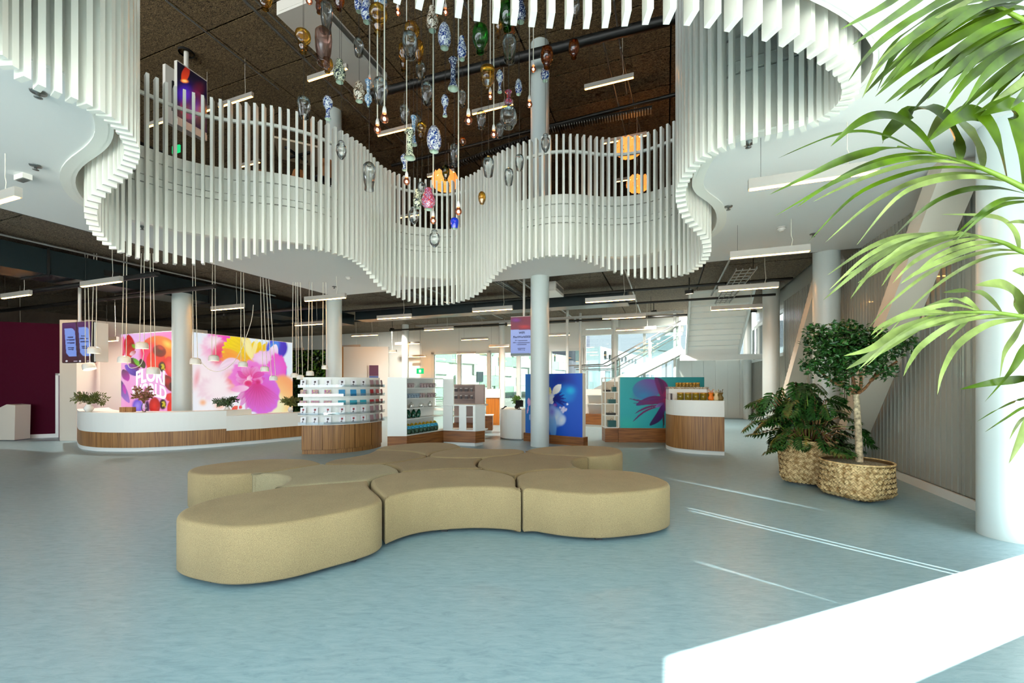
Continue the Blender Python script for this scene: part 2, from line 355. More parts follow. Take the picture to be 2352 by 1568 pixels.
# doorway beside the purple wall
dd = struct(empty('door_2', wl1)); q0 = wl1+n_*.05; q1 = q0+dwall*1.15
MB().wall(q0, q0+dwall*.06, 0, 1.72, .2).wall(q1-dwall*.06, q1, 0, 1.72, .2).wall(q0, q1, 1.66, 1.72, .2).build('door_frame', M_white, dd)
M_liftdoor = mat('brushed_lift_door', (150, 168, 164), .3, .6)
MB().wall(q0+n_*.35+dwall*.06, q0+n_*.35+dwall*.30, 0, 1.66, .03).build('door_leaf', M_liftdoor, dd)
MB().wall(q0+n_*.42+dwall*.31, q1+n_*.42, 0, 1.66, .03).build('door_leaf', M_grey, dd)
sw('wall_left_upper', q0+n_*.05, q1+n_*.05, 1.72, 3.05, .2, M_purple)
sw('wall_left_recess', q0+n_*.8-dwall*1.5, q1+n_*.8+dwall*1.5, 0, 3.0, .1, M_grey)
sw('wall_left_reveal', q0-dwall*.05+n_*.1, q0-dwall*.05+n_*.8, 0, 3.0, .08, M_grey)
# pillar beside the door, and the white wall behind the reception
pa, pb = fl(137, 1012), fl(176, 1012)
struct(MB().box(pa.x, pb.x, pa.y, pa.y+.6, 0, 3.05).build('wall_pillar', M_beige))
_wr = P(474, 880, 13.6)
sw('wall_reception', (pb.x-.55, pb.y+.75), (_wr.x, _wr.y), 0, 3.16, .2, M_beige)
sw('wall_side_dark', B(-4, -23.6), B(UB, -23.6), 0, ZC, .2, M_upwall)
sw('wall_far_left', (-16.5, -2), (-16.5, 10), 0, ZC, .2, M_wall)
sw('wall_far_left_lower', (-16.5, 10), (-13.4, 10.2), 0, ZC, .2, M_purple)
# ---- upstairs shell
sw('wall_upstairs_back', B(UB, -24), B(UB, VR), ZC+.1, ZT, .2, M_upwall)
sw('wall_upstairs_left', B(-4, -20), B(UB, -20), ZC+.1, ZT, .2, M_upwall)
struct(MB().ubox(-4.4, UB+.4, -26, VR+.4, ZT+.08, ZT+.3).build('roof', M_black))
# wood-wool boards of both ceilings, each a board of its own with an open joint
def board(size, m):
    a, b_ = size; return MB().box(-b_/2, b_/2, -a/2, a/2, -.03, .03).build('board', m).data
def tiles(parent, u0, u1, v0, v1, a, b_, z, m):
    n, k = int(round((u1-u0)/a)), int(round((v1-v0)/b_)); a, b_ = (u1-u0)/n, (v1-v0)/k
    me = board((a-.035, b_-.035), m); first = bpy.data.objects[me.name] if me.name in bpy.data.objects else None
    for o in list(bpy.data.objects):
        if o.data is me: bpy.data.objects.remove(o)
    for i in range(n):
        for j in range(k): inst('board', me, parent, B(u0+(i+.5)*a, v0+(j+.5)*b_, z), -ANG)
cu = struct(MB().ubox(-4, UB, -22, VR, ZT+.05, ZT+.08).build('ceiling_upstairs', M_black))
tiles(cu, 2.4, 18.4, -16, VR, 1.35, 3.2, ZT+.02, M_wool2)

# ---- columns
def column(name, p, r, z1, m=M_col):
    return struct(MB().lathe([(r, 0), (r, z1)], 40, (p[0], p[1], 0)).build(name, m))
C1 = P(767, 880, 12.05); C2 = P(1240, 880, 9.68); C4 = Vector((4.70, 3.95, 0)); C3 = B(9.47, 2.85); C5 = B(13.9, 2.85)
column('column_1', C1, .215, ZT); column('column_2', C2, .215, ZT); column('column_3', C3, .215, ZC); column('column_4', C4, .215, ZS); column('column_5', C5, .215, ZC)
column('column_6', P(418, 880, 10.75), .21, 3.75)
for i, (px, d_, r) in enumerate(((931, 20.6, .165), (1153, 20.0, .15), (1412, 18.6, .15), (1717, 16.9, .15))): column('column_%d' % (7+i), P(px, 880, d_), r, ZC, M_steel)
# slanting braces between the columns along the right wall
for a, b_ in ((B(13.7, 3.02, 0), B(9.75, 3.02, ZS)), (B(9.3, 3.02, 0), B(6.0, 3.02, ZS))):
    m = MB(); m.beam(a, b_, .26, .36, up=V)
    struct(m.build('brace_%d' % (1 if a.y > 11 else 2), M_beige))

# ---- staircase at the far end
st = thing('staircase', B(18.2, -4.6), 'white steel staircase with glass balustrade and landing behind the teal display', 'staircase')
sl = .554
n = 15
for k in range(n):
    v0 = -4.6+k*(5.2/n); z = (k+1)*2.7/n
    MB().ubox(17.3, 18.7, v0, v0+5.2/n+.03, z-.05, z).build('tread', M_white, st)
for uu in (17.25, 18.75):
    m = MB(); a = B(uu, -4.75, .02); b_ = B(uu, .6, 2.78); m.beam(a, b_, .06, .34); m.build('stringer', M_steel, st)
MB().ubox(17.0, 18.8, .55, 2.5, 2.42, 2.72).build('landing', M_steel, st)
MB().ubox(16.95, 17.05, .5, VR-.1, 2.3, 2.5).build('landing_beam', M_steel, st)
for k in range(14):
    z = 2.72+(k+1)*2.3/14; uu = 17.0-k*(3.8/14)
    MB().ubox(uu-3.8/14-.03, uu, .75, 2.45, z-.06, z).build('tread', M_white, st)
    MB().ubox(uu-.02, uu, .75, 2.45, z-.18, z-.02).build('riser', M_white, st)
for vv in (.72, 2.48):
    m = MB(); m.beam(B(17.1, vv, 2.62), B(13.2, vv, 2.62+2.36), .06, .32); m.build('stringer', M_steel, st)
for uu in (17.25, 18.75):
    pts = [B(uu, -5.4, 1.05), B(uu, -4.75, 1.25), B(uu, -4.4, 1.25), B(uu, .55, 1.25+4.95*sl-.1)]
    m = MB(); m.tube([B(uu, -3.9, 2.2-.02), B(uu, -2.4, 2.22), B(uu, .55, 3.85)], .028, 8); m.build('handrail', M_grey, st)
    m = MB(); m.tube([B(uu, -3.5, 2.02), B(uu, -1.9, 2.05), B(uu, .55, 3.45)], .018, 6); m.build('handrail', M_grey, st)
    for vv in (-3.3, -1.9, -.6, .5):
        z = max(0, (vv+4.6)*.52); MB().ubox(uu-.02, uu+.02, vv-.04, vv+.04, z, max(2.2, z+1.0+.15)).build('baluster', M_galv, st)
    MB().add([B(uu, -3.2, .75), B(uu, .45, 2.75), B(uu, .45, 3.7), B(uu, -2.3, 2.15), B(uu, -3.2, 2.12)], [(0, 1, 2, 3, 4)]).build('glass_panel', M_balglass, st)
for px, d_ in ((1303, 15.6), (1333, 17.2), (1550, 16.4)):
    p = P(px, 880, d_); struct(MB().lathe([(.055, 0), (.055, ZC)], 12, (p.x, p.y, 0)).build('post', M_steel))

# ---- outside: neighbouring buildings seen through the far windows
M_mint = mat('mint_cladding', (176, 224, 196), .7); M_mintw = mat('white_cladding', (226, 240, 232), .7); M_lav = mat('lavender_cladding', (176, 172, 190), .7)
M_bluegrey = mat('pale_blue_cladding', (196, 212, 220), .7); M_magenta = mat('magenta_stripe', (150, 40, 96), .7); M_winglass = mat('dark_window_glass', (86, 98, 106), .2)
bA, bB = Vector((-9.5, 31, 0)), Vector((8.6, 62, 0)); dB = (bB-bA)
bd = thing('office_building', bA, 'building clad in staggered mint green and white panels outside the far windows', 'building')
nrm = Vector((dB.y, -dB.x, 0)).normalized()
MB().wall(bA-nrm*2.2, bB-nrm*2.2, -.1, 5.5, 4).build('wall', M_mintw, bd)
for r in range(5):
    for c in range(9):
        if (c+2*r) % 3 == 0: continue
        a = bA+dB*((c+.25*(r % 2))/9.3); b_ = bA+dB*((c+.97+.25*(r % 2))/9.3)
        MB().wall(a-nrm*.1, b_-nrm*.1, .1+r*1.08, .1+(r+.97)*1.08, .12).build('panel', M_mint if (c+r) % 3 == 1 else M_mintw, bd)
for c in (3, 6): MB().wall(bA+dB*(c/9)-nrm*.02, bA+dB*(c/9+.03)-nrm*.02, 1.6, 2.6, .1).build('window', M_winglass, bd)
pA = P(1268, 880, 70); pB = P(1335, 880, 62)
b2 = thing('office_building', pA, 'lavender grey block with a magenta stripe outside the far windows', 'building')
MB().wall(pA, pB, -.1, 10.5, 3).build('wall', M_lav, b2); MB().wall(pA-Vector((.1, 1.7, 0)), pA+Vector((.6, -1.7, 0)), 3, 9.6, .2).build('stripe', M_magenta, b2)
for k in range(4):
    a = pA.lerp(pB, .2+.2*k)+Vector((0, -1.6, 0)); MB().wall(a, a+Vector((.7, 0, 0)), 5.5, 7.5, .1).build('window', M_winglass, b2)
lA, lB = P(1350, 880, 48), P(1500, 880, 78)
b3 = thing('office_building', lA, 'pale blue building with dark roof lettering outside the stair window', 'building')
MB().wall(lA, lB, -.1, 5.6, 3).build('wall', M_bluegrey, b3)
dl = (lB-lA); nl = Vector((dl.y, -dl.x, 0)).normalized()
for k in range(9):
    a = lA+dl*(.04+.05*k)+nl*1.6; hgt = .9 if k == 0 else .45+.25*((k*7) % 3)/2
    MB().wall(a, a+dl*.012, 4.3, 4.3+hgt, .15).build('letter', M_black, b3)
MB().wall(lA+dl*.04+nl*1.6, lA+dl*.066+nl*1.6, 4.3, 4.42, .15).build('letter', M_black, b3)
for k in range(8):
    a = lA+dl*(.05+.1*k)+nl*1.55; MB().wall(a, a+dl*.05, 1.4, 2.9, .1).build('window', M_winglass, b3)
sp = P(1530, 880, 40); s_ = thing('street_lamp', (sp.x, sp.y, -.14), 'twin-armed grey street lamp outside the stair window', 'street lamp')
MB().tube([(sp.x, sp.y, -.14), (sp.x, sp.y, 4.55)], .09, 8).build('pole', M_grey, s_)
for sg in (-1, 1): MB().beam((sp.x, sp.y, 4.5), (sp.x+sg*.75, sp.y, 4.58), .12, .1).build('arm', M_grey, s_)

# ================================================================ MEZZANINE with the wavy slat balustrade
BOT = [(47,194),(90,204),(131,217),(167,231),(196,245),(221,256),(244,269),(263,283),(278,297),(288,310),(296,322),(302,335),(305,348),(304,361),(301,372),(296,383),(288,394),(278,405),(266,417),(252,428),(238,439),(225,450),(214,463),(208,477),(206,491),(208,505),(212,518),(218,531),(226,543),(235,553),(246,563),(261,573),(277,581),(294,588),(315,594),(337,598.5),(358,602.5),(380,605),(401,607),(423,608),(445,608),(466,607),(488,605),(508,602),(529,599),(549,595.5),(569,591.5),(588,587),(606,582.5),(625,578),(644,575),(662,573.5),(682,573),(700,573.5),(718,574.5),(735,576.5),(751,579),(769,582.5),(783,586),(795,591),(806,596),(817,601),(826,607),(834,613.5),(841,620.5),(848,629),(855,640),(864,650),(873,658.5),(882,666),(892,673),(903,679),(915,684),(927,688.5),(939,692),(952,695.5),(965,698),(977,700),(990,701),(1003,701),(1016,700.5),(1029,699),(1041,697),(1052,694.5),(1063,691.5),(1074,688),(1085,683),(1094,677.5),(1103,671),(1111,664),(1118,656),(1123,649),(1129,641),(1138,631),(1148,623.5),(1157,618),(1168,612.5),(1180,607),(1192,603),(1205,600),(1219,597),(1233,594),(1247,591.5),(1263,590.5),(1279,590),(1294,591),(1310,593),(1324,596),(1340,599.5),(1355,604),(1369,609),(1382,614.5),(1397,620.5),(1412,626),(1428,631),(1443,634.5),(1459,637.5),(1474,639.5),(1490,640.5),(1506,640.5),(1521,639.5),(1535,638),(1550,636),(1565,633.5),(1577,630),(1587,625.5),(1596,620),(1606,613),(1613,606),(1619,598.5),(1623,590),(1625,580.5),(1625,570),(1624,559.5),(1620,549),(1613,539.5),(1603,530),(1593,520.5),(1584,510.5),(1576,500),(1570,488.5),(1566,476),(1563,464),(1562,452.5),(1563,441),(1566,429.5),(1571,419),(1577,408),(1584,396),(1593,384.5),(1605,373.5),(1620,362.5),(1637,352.5),(1657,343.5),(1680,335.5),(1706,328),(1735,322),(1764,316.5),(1791,311.5),(1818,305),(1845,297),(1870,287),(1893,275.5),(1912,263),(1929,250),(1943,238),(1953,224),(1958,209),(1957,193),(1950,177),(1938,163),(1922,150),(1903,136),(1880,122),(1849,107),(1815,92),(1772,78),(1729,66),(1685,55),(1636,46),(1588,40),(1538,36),(1489,36),(1436,44),(1391,48),(1349,50),(1306,50),(1265,48),(1223,45),(1183,41),(1138,36),(1098,32),(1054,25),(1010,14),(965,2)]
TOPS = [(315,160),(333,168),(353,179),(374,190),(396,199.5),(417.6,208),(439,215),(460.5,222),(481,227),(501.5,231),(521,235),(544,238),(562,239),(581,240),(599,242),(618,245),(638,249),(657,253),(676,258),(694,262.6),(713.5,269),(729.5,275),(744,283),(762,290),(776,298),(789,305),(801,313),(812,320.6),(822,328),(831,335),(840,343.5),(846.6,351),(853,358),(858,366),(864,374),(871,380),(879,385.6),(889.5,391),(900,396),(912,400),(923,405),(936,408.6),(949,410.5),(963,412),(975,413.7),(988,416),(1002,417.5),(1015,419),(1028,419),(1040.5,417.5),(1051,414),(1062,410),(1072,407),(1083,404),(1091.5,399.6),(1099,394.5),(1107,389),(1113,384),(1119,378),(1124,372),(1130,366),(1136,359.5),(1146,353),(1157,347),(1167,342),(1178,337),(1190,332),(1204,328),(1218,324.8),(1233,320),(1248,315.5),(1262,313.6),(1277,312),(1293,311.2),(1308,310.5),(1323,311.2),(1338.5,312.5),(1352,314.5),(1366,317),(1379,319),(1397,319.8),(1410.6,319.8),(1426,319),(1441,318),(1457,315.5),(1473,312),(1488,307.6),(1503,302),(1516.7,296),(1532,289),(1546,281),(1560,274)]
ZTOP = 6.09
_tx, _ty = [p[0] for p in TOPS], [p[1] for p in TOPS]
# foot heights where the slat tops are out of the picture: (index in BOT, height)
_ak = [(0, 3.63), (5, 3.64), (12, 3.72), (16, 3.70), (24, 3.56), (29, 3.42), (33, 3.32)]
i0 = BOT.index((315, 594)); i1 = BOT.index((1550, 636)); j = BOT.index
_bk = [(i1, 3.34), (j((1606, 613)), 3.38), (j((1625, 570)), 3.48), (j((1603, 530)), 3.54), (j((1562, 452.5)), 3.76), (j((1620, 362.5)), 3.74), (len(BOT)-1, 3.74)]
plan, zbot = [], []
for k, (x, y) in enumerate(BOT):
    if i0 <= k <= i1:
        d_ = (ZTOP-H)*F/(HY-np.interp(x, _tx, _ty)); p = P(x, y, d_); z_ = p.z
    else:
        tb = _ak if k < i0 else _bk
        z_ = float(np.interp(k, [q[0] for q in tb], [q[1] for q in tb])); p = Pz(x, y, z_)
    plan.append(p); zbot.append(z_)
a0 = plan[-1]; a1 = plan[0]
_ex = [p for p in spline([plan[-2], a0, Vector((-1.6, 2.0, 0)), Vector((-2.7, 2.1, 0)), Vector((-3.4, 2.55, 0)), a1], 7)][8:-2]
plan += _ex; zbot += [3.7]*len(_ex)
plan = [Vector((p.x, p.y, 0)) for p in plan]
NP_ = len(plan)
def sm(pts, it=1):
    for _ in range(it): pts = [(pts[i-1]+pts[i]*2+pts[(i+1) % len(pts)])/4 for i in range(len(pts))]
    return pts
smooth_plan = sm(plan, 2)
def normals(pts):
    out = []
    for i in range(len(pts)):
        t = (pts[(i+2) % len(pts)]-pts[i-2]).normalized(); out.append((t, Vector((t.y, -t.x, 0))))
    return out
area = sum(plan[i].x*plan[(i+1) % NP_].y-plan[(i+1) % NP_].x*plan[i].y for i in range(NP_))
sgn = 1 if area > 0 else -1            # outward normal = away from the void
NRM = [(t, n*sgn) for t, n in normals(smooth_plan)]
bal = thing('slat_balustrade', (0, 6, 0), 'wavy balustrade of upright white slats hanging around the atrium void', 'balustrade')
slat_me = MB().box(-.02, .02, -.058, .058, 0, 1).build('slat', M_slat); sme = slat_me.data; bpy.data.objects.remove(slat_me)
zs_ = zbot
for _ in range(2): zs_ = [(zs_[i-1]+2*zs_[i]+zs_[(i+1) % NP_])/4 for i in range(NP_)]
for p, (t, n), zb in zip(smooth_plan, NRM, zs_):
    inst('slat', sme, bal, (p.x, p.y-6, zb), atan2(t.y, t.x), (1, 1, ZTOP-zb))
def ring(off, z): return [p+n*off+Z*z for p, (t, n) in zip(smooth_plan, NRM)]
def band(o0, o1, z0, z1, idx=None, closed=True):
    """curved bar following the balustrade between two offsets and two heights"""
    m = MB(); idx = list(range(NP_)) if idx is None else idx; k = len(idx)
    R = [ring(o0, z0), ring(o1, z0), ring(o1, z1), ring(o0, z1)]
    vs = [R[j][i] for i in idx for j in range(4)]; fs = []
    for a in range(k if closed else k-1):
        b_ = (a+1) % k
        for j in range(4): fs.append((a*4+j, a*4+(j+1) % 4, b_*4+(j+1) % 4, b_*4+j))
    if not closed: fs += [(0, 3, 2, 1), (k*4-4, k*4-3, k*4-2, k*4-1)]
    return m.add(vs, fs)
band(.045, .085, 5.80, 5.85).build('handrail', M_slat, bal)
wa = struct(empty('wall_atrium', (0, 6, 0)))
for z0, z1, o in ((ZS-.01, 4.50, .13), (4.515, 4.62, .115), (4.635, 4.86, .13), (4.875, ZU+.02, .115)):
    st_ = 0; step = 6 if z0 < 4 else 5
    while st_ < NP_:
        idx = list(range(st_, min(st_+step, NP_)+1)); idx = [i % NP_ for i in idx]
        band(o, o+.04, z0, z1, idx, False).build('panel', M_slat, wa); st_ += step
band(.165, .26, ZS-.014, ZU-.08, None).build('backing', M_slat, wa)
# plates with the void cut out
from mathutils.geometry import delaunay_2d_cdt
RING = [Vector((p.x, p.y)) for p in ring(.185, 0)]
def inside(p, poly=RING):
    c = False; n = len(poly); x, y = p[0], p[1]
    for i in range(n):
        a, b_ = poly[i-1], poly[i]
        if (a.y > y) != (b_.y > y) and x < (b_.x-a.x)*(y-a.y)/(b_.y-a.y)+a.x: c = not c
    return c
def cut_plate(poly, z, thick=0.0):
    """polygon minus the void, as an MB; thick adds an upper skin"""
    poly = [Vector((p[0], p[1])) for p in poly]; n = len(poly); k = len(RING)
    vs, es, fs, *_ = delaunay_2d_cdt(poly+RING, [(i, (i+1) % n) for i in range(n)]+[(n+i, n+(i+1) % k) for i in range(k)], [], 0, 1e-5)
    keep = []
    for f in fs:
        c = sum((vs[i] for i in f), Vector((0, 0)))/len(f)
        if inside(c, poly) and not inside(c): keep.append(f)
    used = sorted({i for f in keep for i in f}); mp = {j: i for i, j in enumerate(used)}
    m = MB(); m.add([(vs[i].x, vs[i].y, z) for i in used], [tuple(mp[i] for i in reversed(f)) for f in keep])
    if thick: m.add([(vs[i].x, vs[i].y, z+thick) for i in used], [tuple(mp[i] for i in f) for f in keep])
    return m
def urect(u0, u1, v0, v1): return [B(u0, v0), B(u1, v0), B(u1, v1), B(u0, v1)]
struct(cut_plate(urect(-4, 9.35, -8.78, VR), ZS).build('ceiling_soffit', M_soffit))
struct(cut_plate(urect(-4.2, UB+.2, -26, VR+.1), ZU-.06, .06).build('floor_upstairs', M_upfloor))
cl = struct(cut_plate(urect(-4.1, UB+.1, -24, VR+.05), ZC+.06, .04).build('ceiling', M_black))
def cut_tiles(u0, u1, v0, v1, a, b_, z, mt):
    n, k = int(round((u1-u0)/a)), int(round((v1-v0)/b_)); a, b_ = (u1-u0)/n, (v1-v0)/k
    o = MB().box(-b_/2+.02, b_/2-.02, -a/2+.02, a/2-.02, -.03, .03).build('board', mt); me = o.data; bpy.data.objects.remove(o)
    for i in range(n):
        for j in range(k):
            uu, vv = u0+i*a, v0+j*b_
            hits = [inside(B(uu+a*s_, vv+b_*t_)) for s_ in np.linspace(0, 1, 7) for t_ in np.linspace(0, 1, 7)]
            if all(hits): continue
            if any(hits): cut_plate(urect(uu+.02, uu+a-.02, vv+.02, vv+b_-.02), z-.03, .06).build('board', mt, cl)
            else: inst('board', me, cl, B(uu+a/2, vv+b_/2, z), -ANG)
cut_tiles(9.37, UB, -23.5, VR, 2.05, 2.5, ZC+.02, M_wool)
cut_tiles(2.0, 9.36, -23.5, -8.8, 1.85, 2.5, ZC+.02, M_wool)
m = MB()
for k in range(60):
    a, b_ = -8.8+k*(VR+8.8)/60, -8.8+(k+1)*(VR+8.8)/60
    if not inside(B(9.35, (a+b_)/2)): m.ubox(9.33, 9.36, a, b_, ZS, ZC+.06)
    a, b_ = -4+k*13.36/60, -4+(k+1)*13.36/60
    if not inside(B((a+b_)/2, -8.79)): m.ubox(a, b_, -8.81, -8.78, ZS, ZC+.06)
struct(m.build('trim_2', M_dark))

# ================================================================ OTTOMANS
def fabric(name, c):
    m, nt, b = _new(name); N = nt.nodes.new; L = nt.links.new
    tc = N('ShaderNodeTexCoord'); n1 = N('ShaderNodeTexNoise'); n1.inputs['Scale'].default_value = 230; n1.inputs['Detail'].default_value = 2
    n2 = N('ShaderNodeTexNoise'); n2.inputs['Scale'].default_value = 3.2; n2.inputs['Detail'].default_value = 3
    L(tc.outputs['Object'], n1.inputs['Vector']); L(tc.outputs['Object'], n2.inputs['Vector'])
    ad = N('ShaderNodeMath'); ad.operation = 'MULTIPLY_ADD'; ad.inputs[1].default_value = .25; L(n2.outputs[0], ad.inputs[0]); L(n1.outputs[0], ad.inputs[2])
    rp = N('ShaderNodeValToRGB'); rp.color_ramp.elements[0].position = .42; rp.color_ramp.elements[1].position = .85
    rp.color_ramp.elements[0].color = (*lin(tuple(x*.86 for x in c)), 1); rp.color_ramp.elements[1].color = (*lin(tuple(min(255, x*1.1) for x in c)), 1)
    L(ad.outputs[0], rp.inputs[0]); L(rp.outputs[0], b.inputs['Base Color']); b.inputs['Roughness'].default_value = .95
    b.inputs['Specular IOR Level'].default_value = .15; b.inputs['Sheen Weight'].default_value = .06
    bp = N('ShaderNodeBump'); bp.inputs['Strength'].default_value = .35; bp.inputs['Distance'].default_value = .004; L(n1.outputs[0], bp.inputs['Height']); L(bp.outputs[0], b.inputs['Normal'])
    return m
M_fab = fabric('beige_melange_fabric', (152, 135, 100)); M_fab2 = fabric('darker_beige_melange', (140, 122, 88)); M_fab3 = fabric('pale_beige_melange', (152, 142, 112))
ZO = .445
A_, B_, C_, D_, E_, F_, G_ = (849,1101), (882,1146), (1183,1093), (1201,1125), (919,1083), (622,1121), (573,1087)
H_, I_, J_, K_, L_, M_, N_, R_, O_, Q_ = (742,1063), (880,1064), (983,1046), (860,1033), (1062,1025.5), (1207,1034), (1112,1050.5), (1113,1077), (1356,1049), (1342,1075.5)
arc = {
 'FA': [F_, (655,1116.5), (712,1112), (763,1108), (814,1104.5), A_], 'AB': [A_, (849,1110), (855,1120), (867,1130), (877,1139), B_],
 'BD': [B_, (930,1132), (977,1124), (1040,1119.6), (1103,1118), (1166,1120.5), D_], 'CD': [C_, (1187,1101), (1186,1109), (1191,1117), D_],
 'RC': [R_, (1150,1083), (1170,1088), C_], 'ER': [E_, (977,1079), (1040,1075.5), (1085,1075.8), R_], 'EA': [E_, (890,1088), (867,1094), A_],
 'FG': [F_, (640,1114), (654,1105.5), (658,1098.5), (645,1091.5), (620,1088), (596,1087), G_], 'GH': [G_, (600,1085), (648,1078.5), (699,1070.5), (724,1066.5), H_],
 'HI': [H_, (763,1066), (800,1065.5), (839,1065.2), I_], 'IE': [I_, (900,1069), (916,1076), E_],
 'HK': [H_, (763,1055), (801,1049), (839,1042), K_], 'KJ': [K_, (885,1033), (914,1034), (950,1037), J_], 'IJ': [I_, (912,1060.5), (946,1055), (970,1050.5), J_],
 'KL': [K_, (866,1029), (883,1023.6), (946,1017), (1009,1015), (1046,1018.5), L_], 'JL': [J_, (990,1040), (1009,1035), (1036,1030.3), L_],
 'LM': [L_, (1090,1028.5), (1135,1030), (1182,1030), M_], 'JN': [J_, (1000,1049), (1040,1050.8), (1080,1050.8), N_], 'NM': [N_, (1135,1047.5), (1175,1043.5), (1200,1039), M_],
 'NR': [N_, (1100,1056), (1095,1062), (1097,1069), R_], 'MO': [M_, (1230,1040), (1262,1043.5), (1292,1044.5), (1330,1046.5), O_],
 'OQ': [O_, (1336,1051), (1320,1056), (1317,1063), (1324,1070), Q_], 'CQ': [C_, (1205,1084), (1245,1079), (1295,1076.5), Q_],
 'DQ': [D_, (1223,1123), (1260,1127.5), (1308,1132), (1371,1134.7), (1433,1132), (1496,1126), (1531,1119), (1542,1112), (1536,1104), (1512,1093.5), (1465,1082.5), (1402,1076.8), (1370,1075.6), Q_],
 'OM': [O_, (1402,1046), (1425,1041.5), (1432,1036), (1420,1028.5), (1386,1023.6), (1323,1022), (1260,1024.5), (1220,1029.5), M_],
 'BF': [B_, (875,1153), (852,1162), (801,1174), (750,1184), (686,1197), (622,1206), (559,1211), (508,1211), (457,1204.5), (418,1197), (400,1187), (411,1171), (444,1156), (482,1145), (533,1134), (584,1127), F_],
 'GHo': [G_, (533,1089.5), (482,1090.5), (450,1089), (431,1085), (429,1079), (446,1071.5), (482,1065), (533,1059), (584,1054.5), (635,1052.3), (686,1052.7), (717,1055.5), H_],
}
def arcpts(k, rev=False):
    p = spline([Pz(x, y, ZO) for x, y in arc[k]], 5); return list(reversed(p)) if rev else p
pieces = [
 ('BF', 0, [('FA', 0), ('AB', 0), ('BF', 0)], M_fab, 'largest beige ottoman, at the front left of the seating island'),
 ('', 0, [('EA', 1), ('ER', 0), ('RC', 0), ('CD', 0), ('BD', 1), ('AB', 1)], M_fab, 'beige ottoman with concave front in the middle of the front row'),
 ('', 0, [('CD', 0), ('DQ', 0), ('CQ', 1)], M_fab, 'round-ended beige ottoman at the front right of the seating island'),
 ('', 0, [('GHo', 0), ('GH', 1)], M_fab, 'oval beige ottoman at the far left of the seating island'),
 ('', 0, [('FG', 0), ('GH', 0), ('HI', 0), ('IE', 0), ('EA', 0), ('FA', 1)], M_fab3, 'pale beige ottoman with scooped left end behind the largest one'),
 ('', 0, [('HK', 0), ('KJ', 0), ('IJ', 1), ('HI', 1)], M_fab2, 'darker beige ottoman in the back left of the seating island'),
 ('', 0, [('KL', 0), ('JL', 1), ('KJ', 1)], M_fab, 'small oval beige ottoman at the very back, near the card display'),
 ('', 0, [('JL', 0), ('LM', 0), ('NM', 1), ('JN', 1)], M_fab, 'flat-backed beige ottoman in the middle of the back row'),
 ('', 0, [('OM', 0), ('MO', 0)], M_fab, 'round beige ottoman at the back right, beside the grey column'),
 ('', 0, [('NM', 0), ('MO', 0), ('OQ', 0), ('CQ', 1), ('RC', 1), ('NR', 1)], M_fab2, 'darker beige ottoman with scooped right end, second row right'),
 ('', 0, [('IJ', 0), ('JN', 0), ('NR', 0), ('ER', 1), ('IE', 1)], M_fab2, 'four-pointed beige ottoman at the centre of the seating island'),
]
def resample(pts, n):
    L_ = [0.0]
    for i in range(len(pts)): L_.append(L_[-1]+(pts[(i+1) % len(pts)]-pts[i]).length)
    out = []; j = 0
    for k in range(n):
        t = L_[-1]*k/n
        while L_[j+1] < t: j += 1
        out.append(pts[j].lerp(pts[(j+1) % len(pts)], (t-L_[j])/max(1e-9, L_[j+1]-L_[j])))
    return out
def poly_offset(pts, off):
    """shrink a counter-clockwise outline by off"""
    n = len(pts); out = []
    for i in range(n):
        t = (pts[(i+1) % n]-pts[i-1]); nn = Vector((-t.y, t.x, 0)).normalized(); out.append(pts[i]+nn*off)
    return out
def ottoman(arcs, m, label):
    pts = []
    for k, r in arcs: pts += arcpts(k, r)[:-1]
    pts = [Vector((p.x, p.y, 0)) for p in pts]; pts = resample(pts, 150)
    if sum(pts[i-1].x*pts[i].y-pts[i].x*pts[i-1].y for i in range(150)) < 0: pts.reverse()
    pts = poly_offset(pts, .012); pts = sm(pts, 2)
    c = sum(pts, Vector((0, 0, 0)))/150
    o = thing('ottoman', c, label, 'ottoman', 'beige modular ottomans')
    mb = MB(); prof = [(.05, .044), (.010, .038), (0, .052), (0, ZO-.035), (.004, ZO-.02), (.012, ZO-.008), (.024, ZO-.002), (.04, ZO)]
    vs = []
    for off, z in prof:
        q = sm(poly_offset(pts, off), 1) if off > .02 else poly_offset(pts, off)
        vs += [p+Z*z for p in q]
    fs = [(i*150+k, i*150+(k+1) % 150, (i+1)*150+(k+1) % 150, (i+1)*150+k) for i in range(len(prof)-1) for k in range(150)]
    mb.add(vs, fs, True)
    bm_top = [p for p in vs[-150:]]
    es = [(i, (i+1) % 150) for i in range(150)]
    q, _, f3, *_ = delaunay_2d_cdt([Vector((p.x, p.y)) for p in bm_top], es, [], 1, 1e-6)
    mb.add([(p.x, p.y, ZO) for p in q], [tuple(f) for f in f3], True)
    mb.build('cushion', m, o)
    inner = poly_offset(pts, .10)
    for k in (8, 45, 82, 120):
        p = inner[k]; MB().box(p.x-.03, p.x+.03, p.y-.03, p.y+.03, 0, .05).build('foot', M_black, o)
for _, _, arcs, m_, lab in pieces: ottoman(arcs, m_, lab)

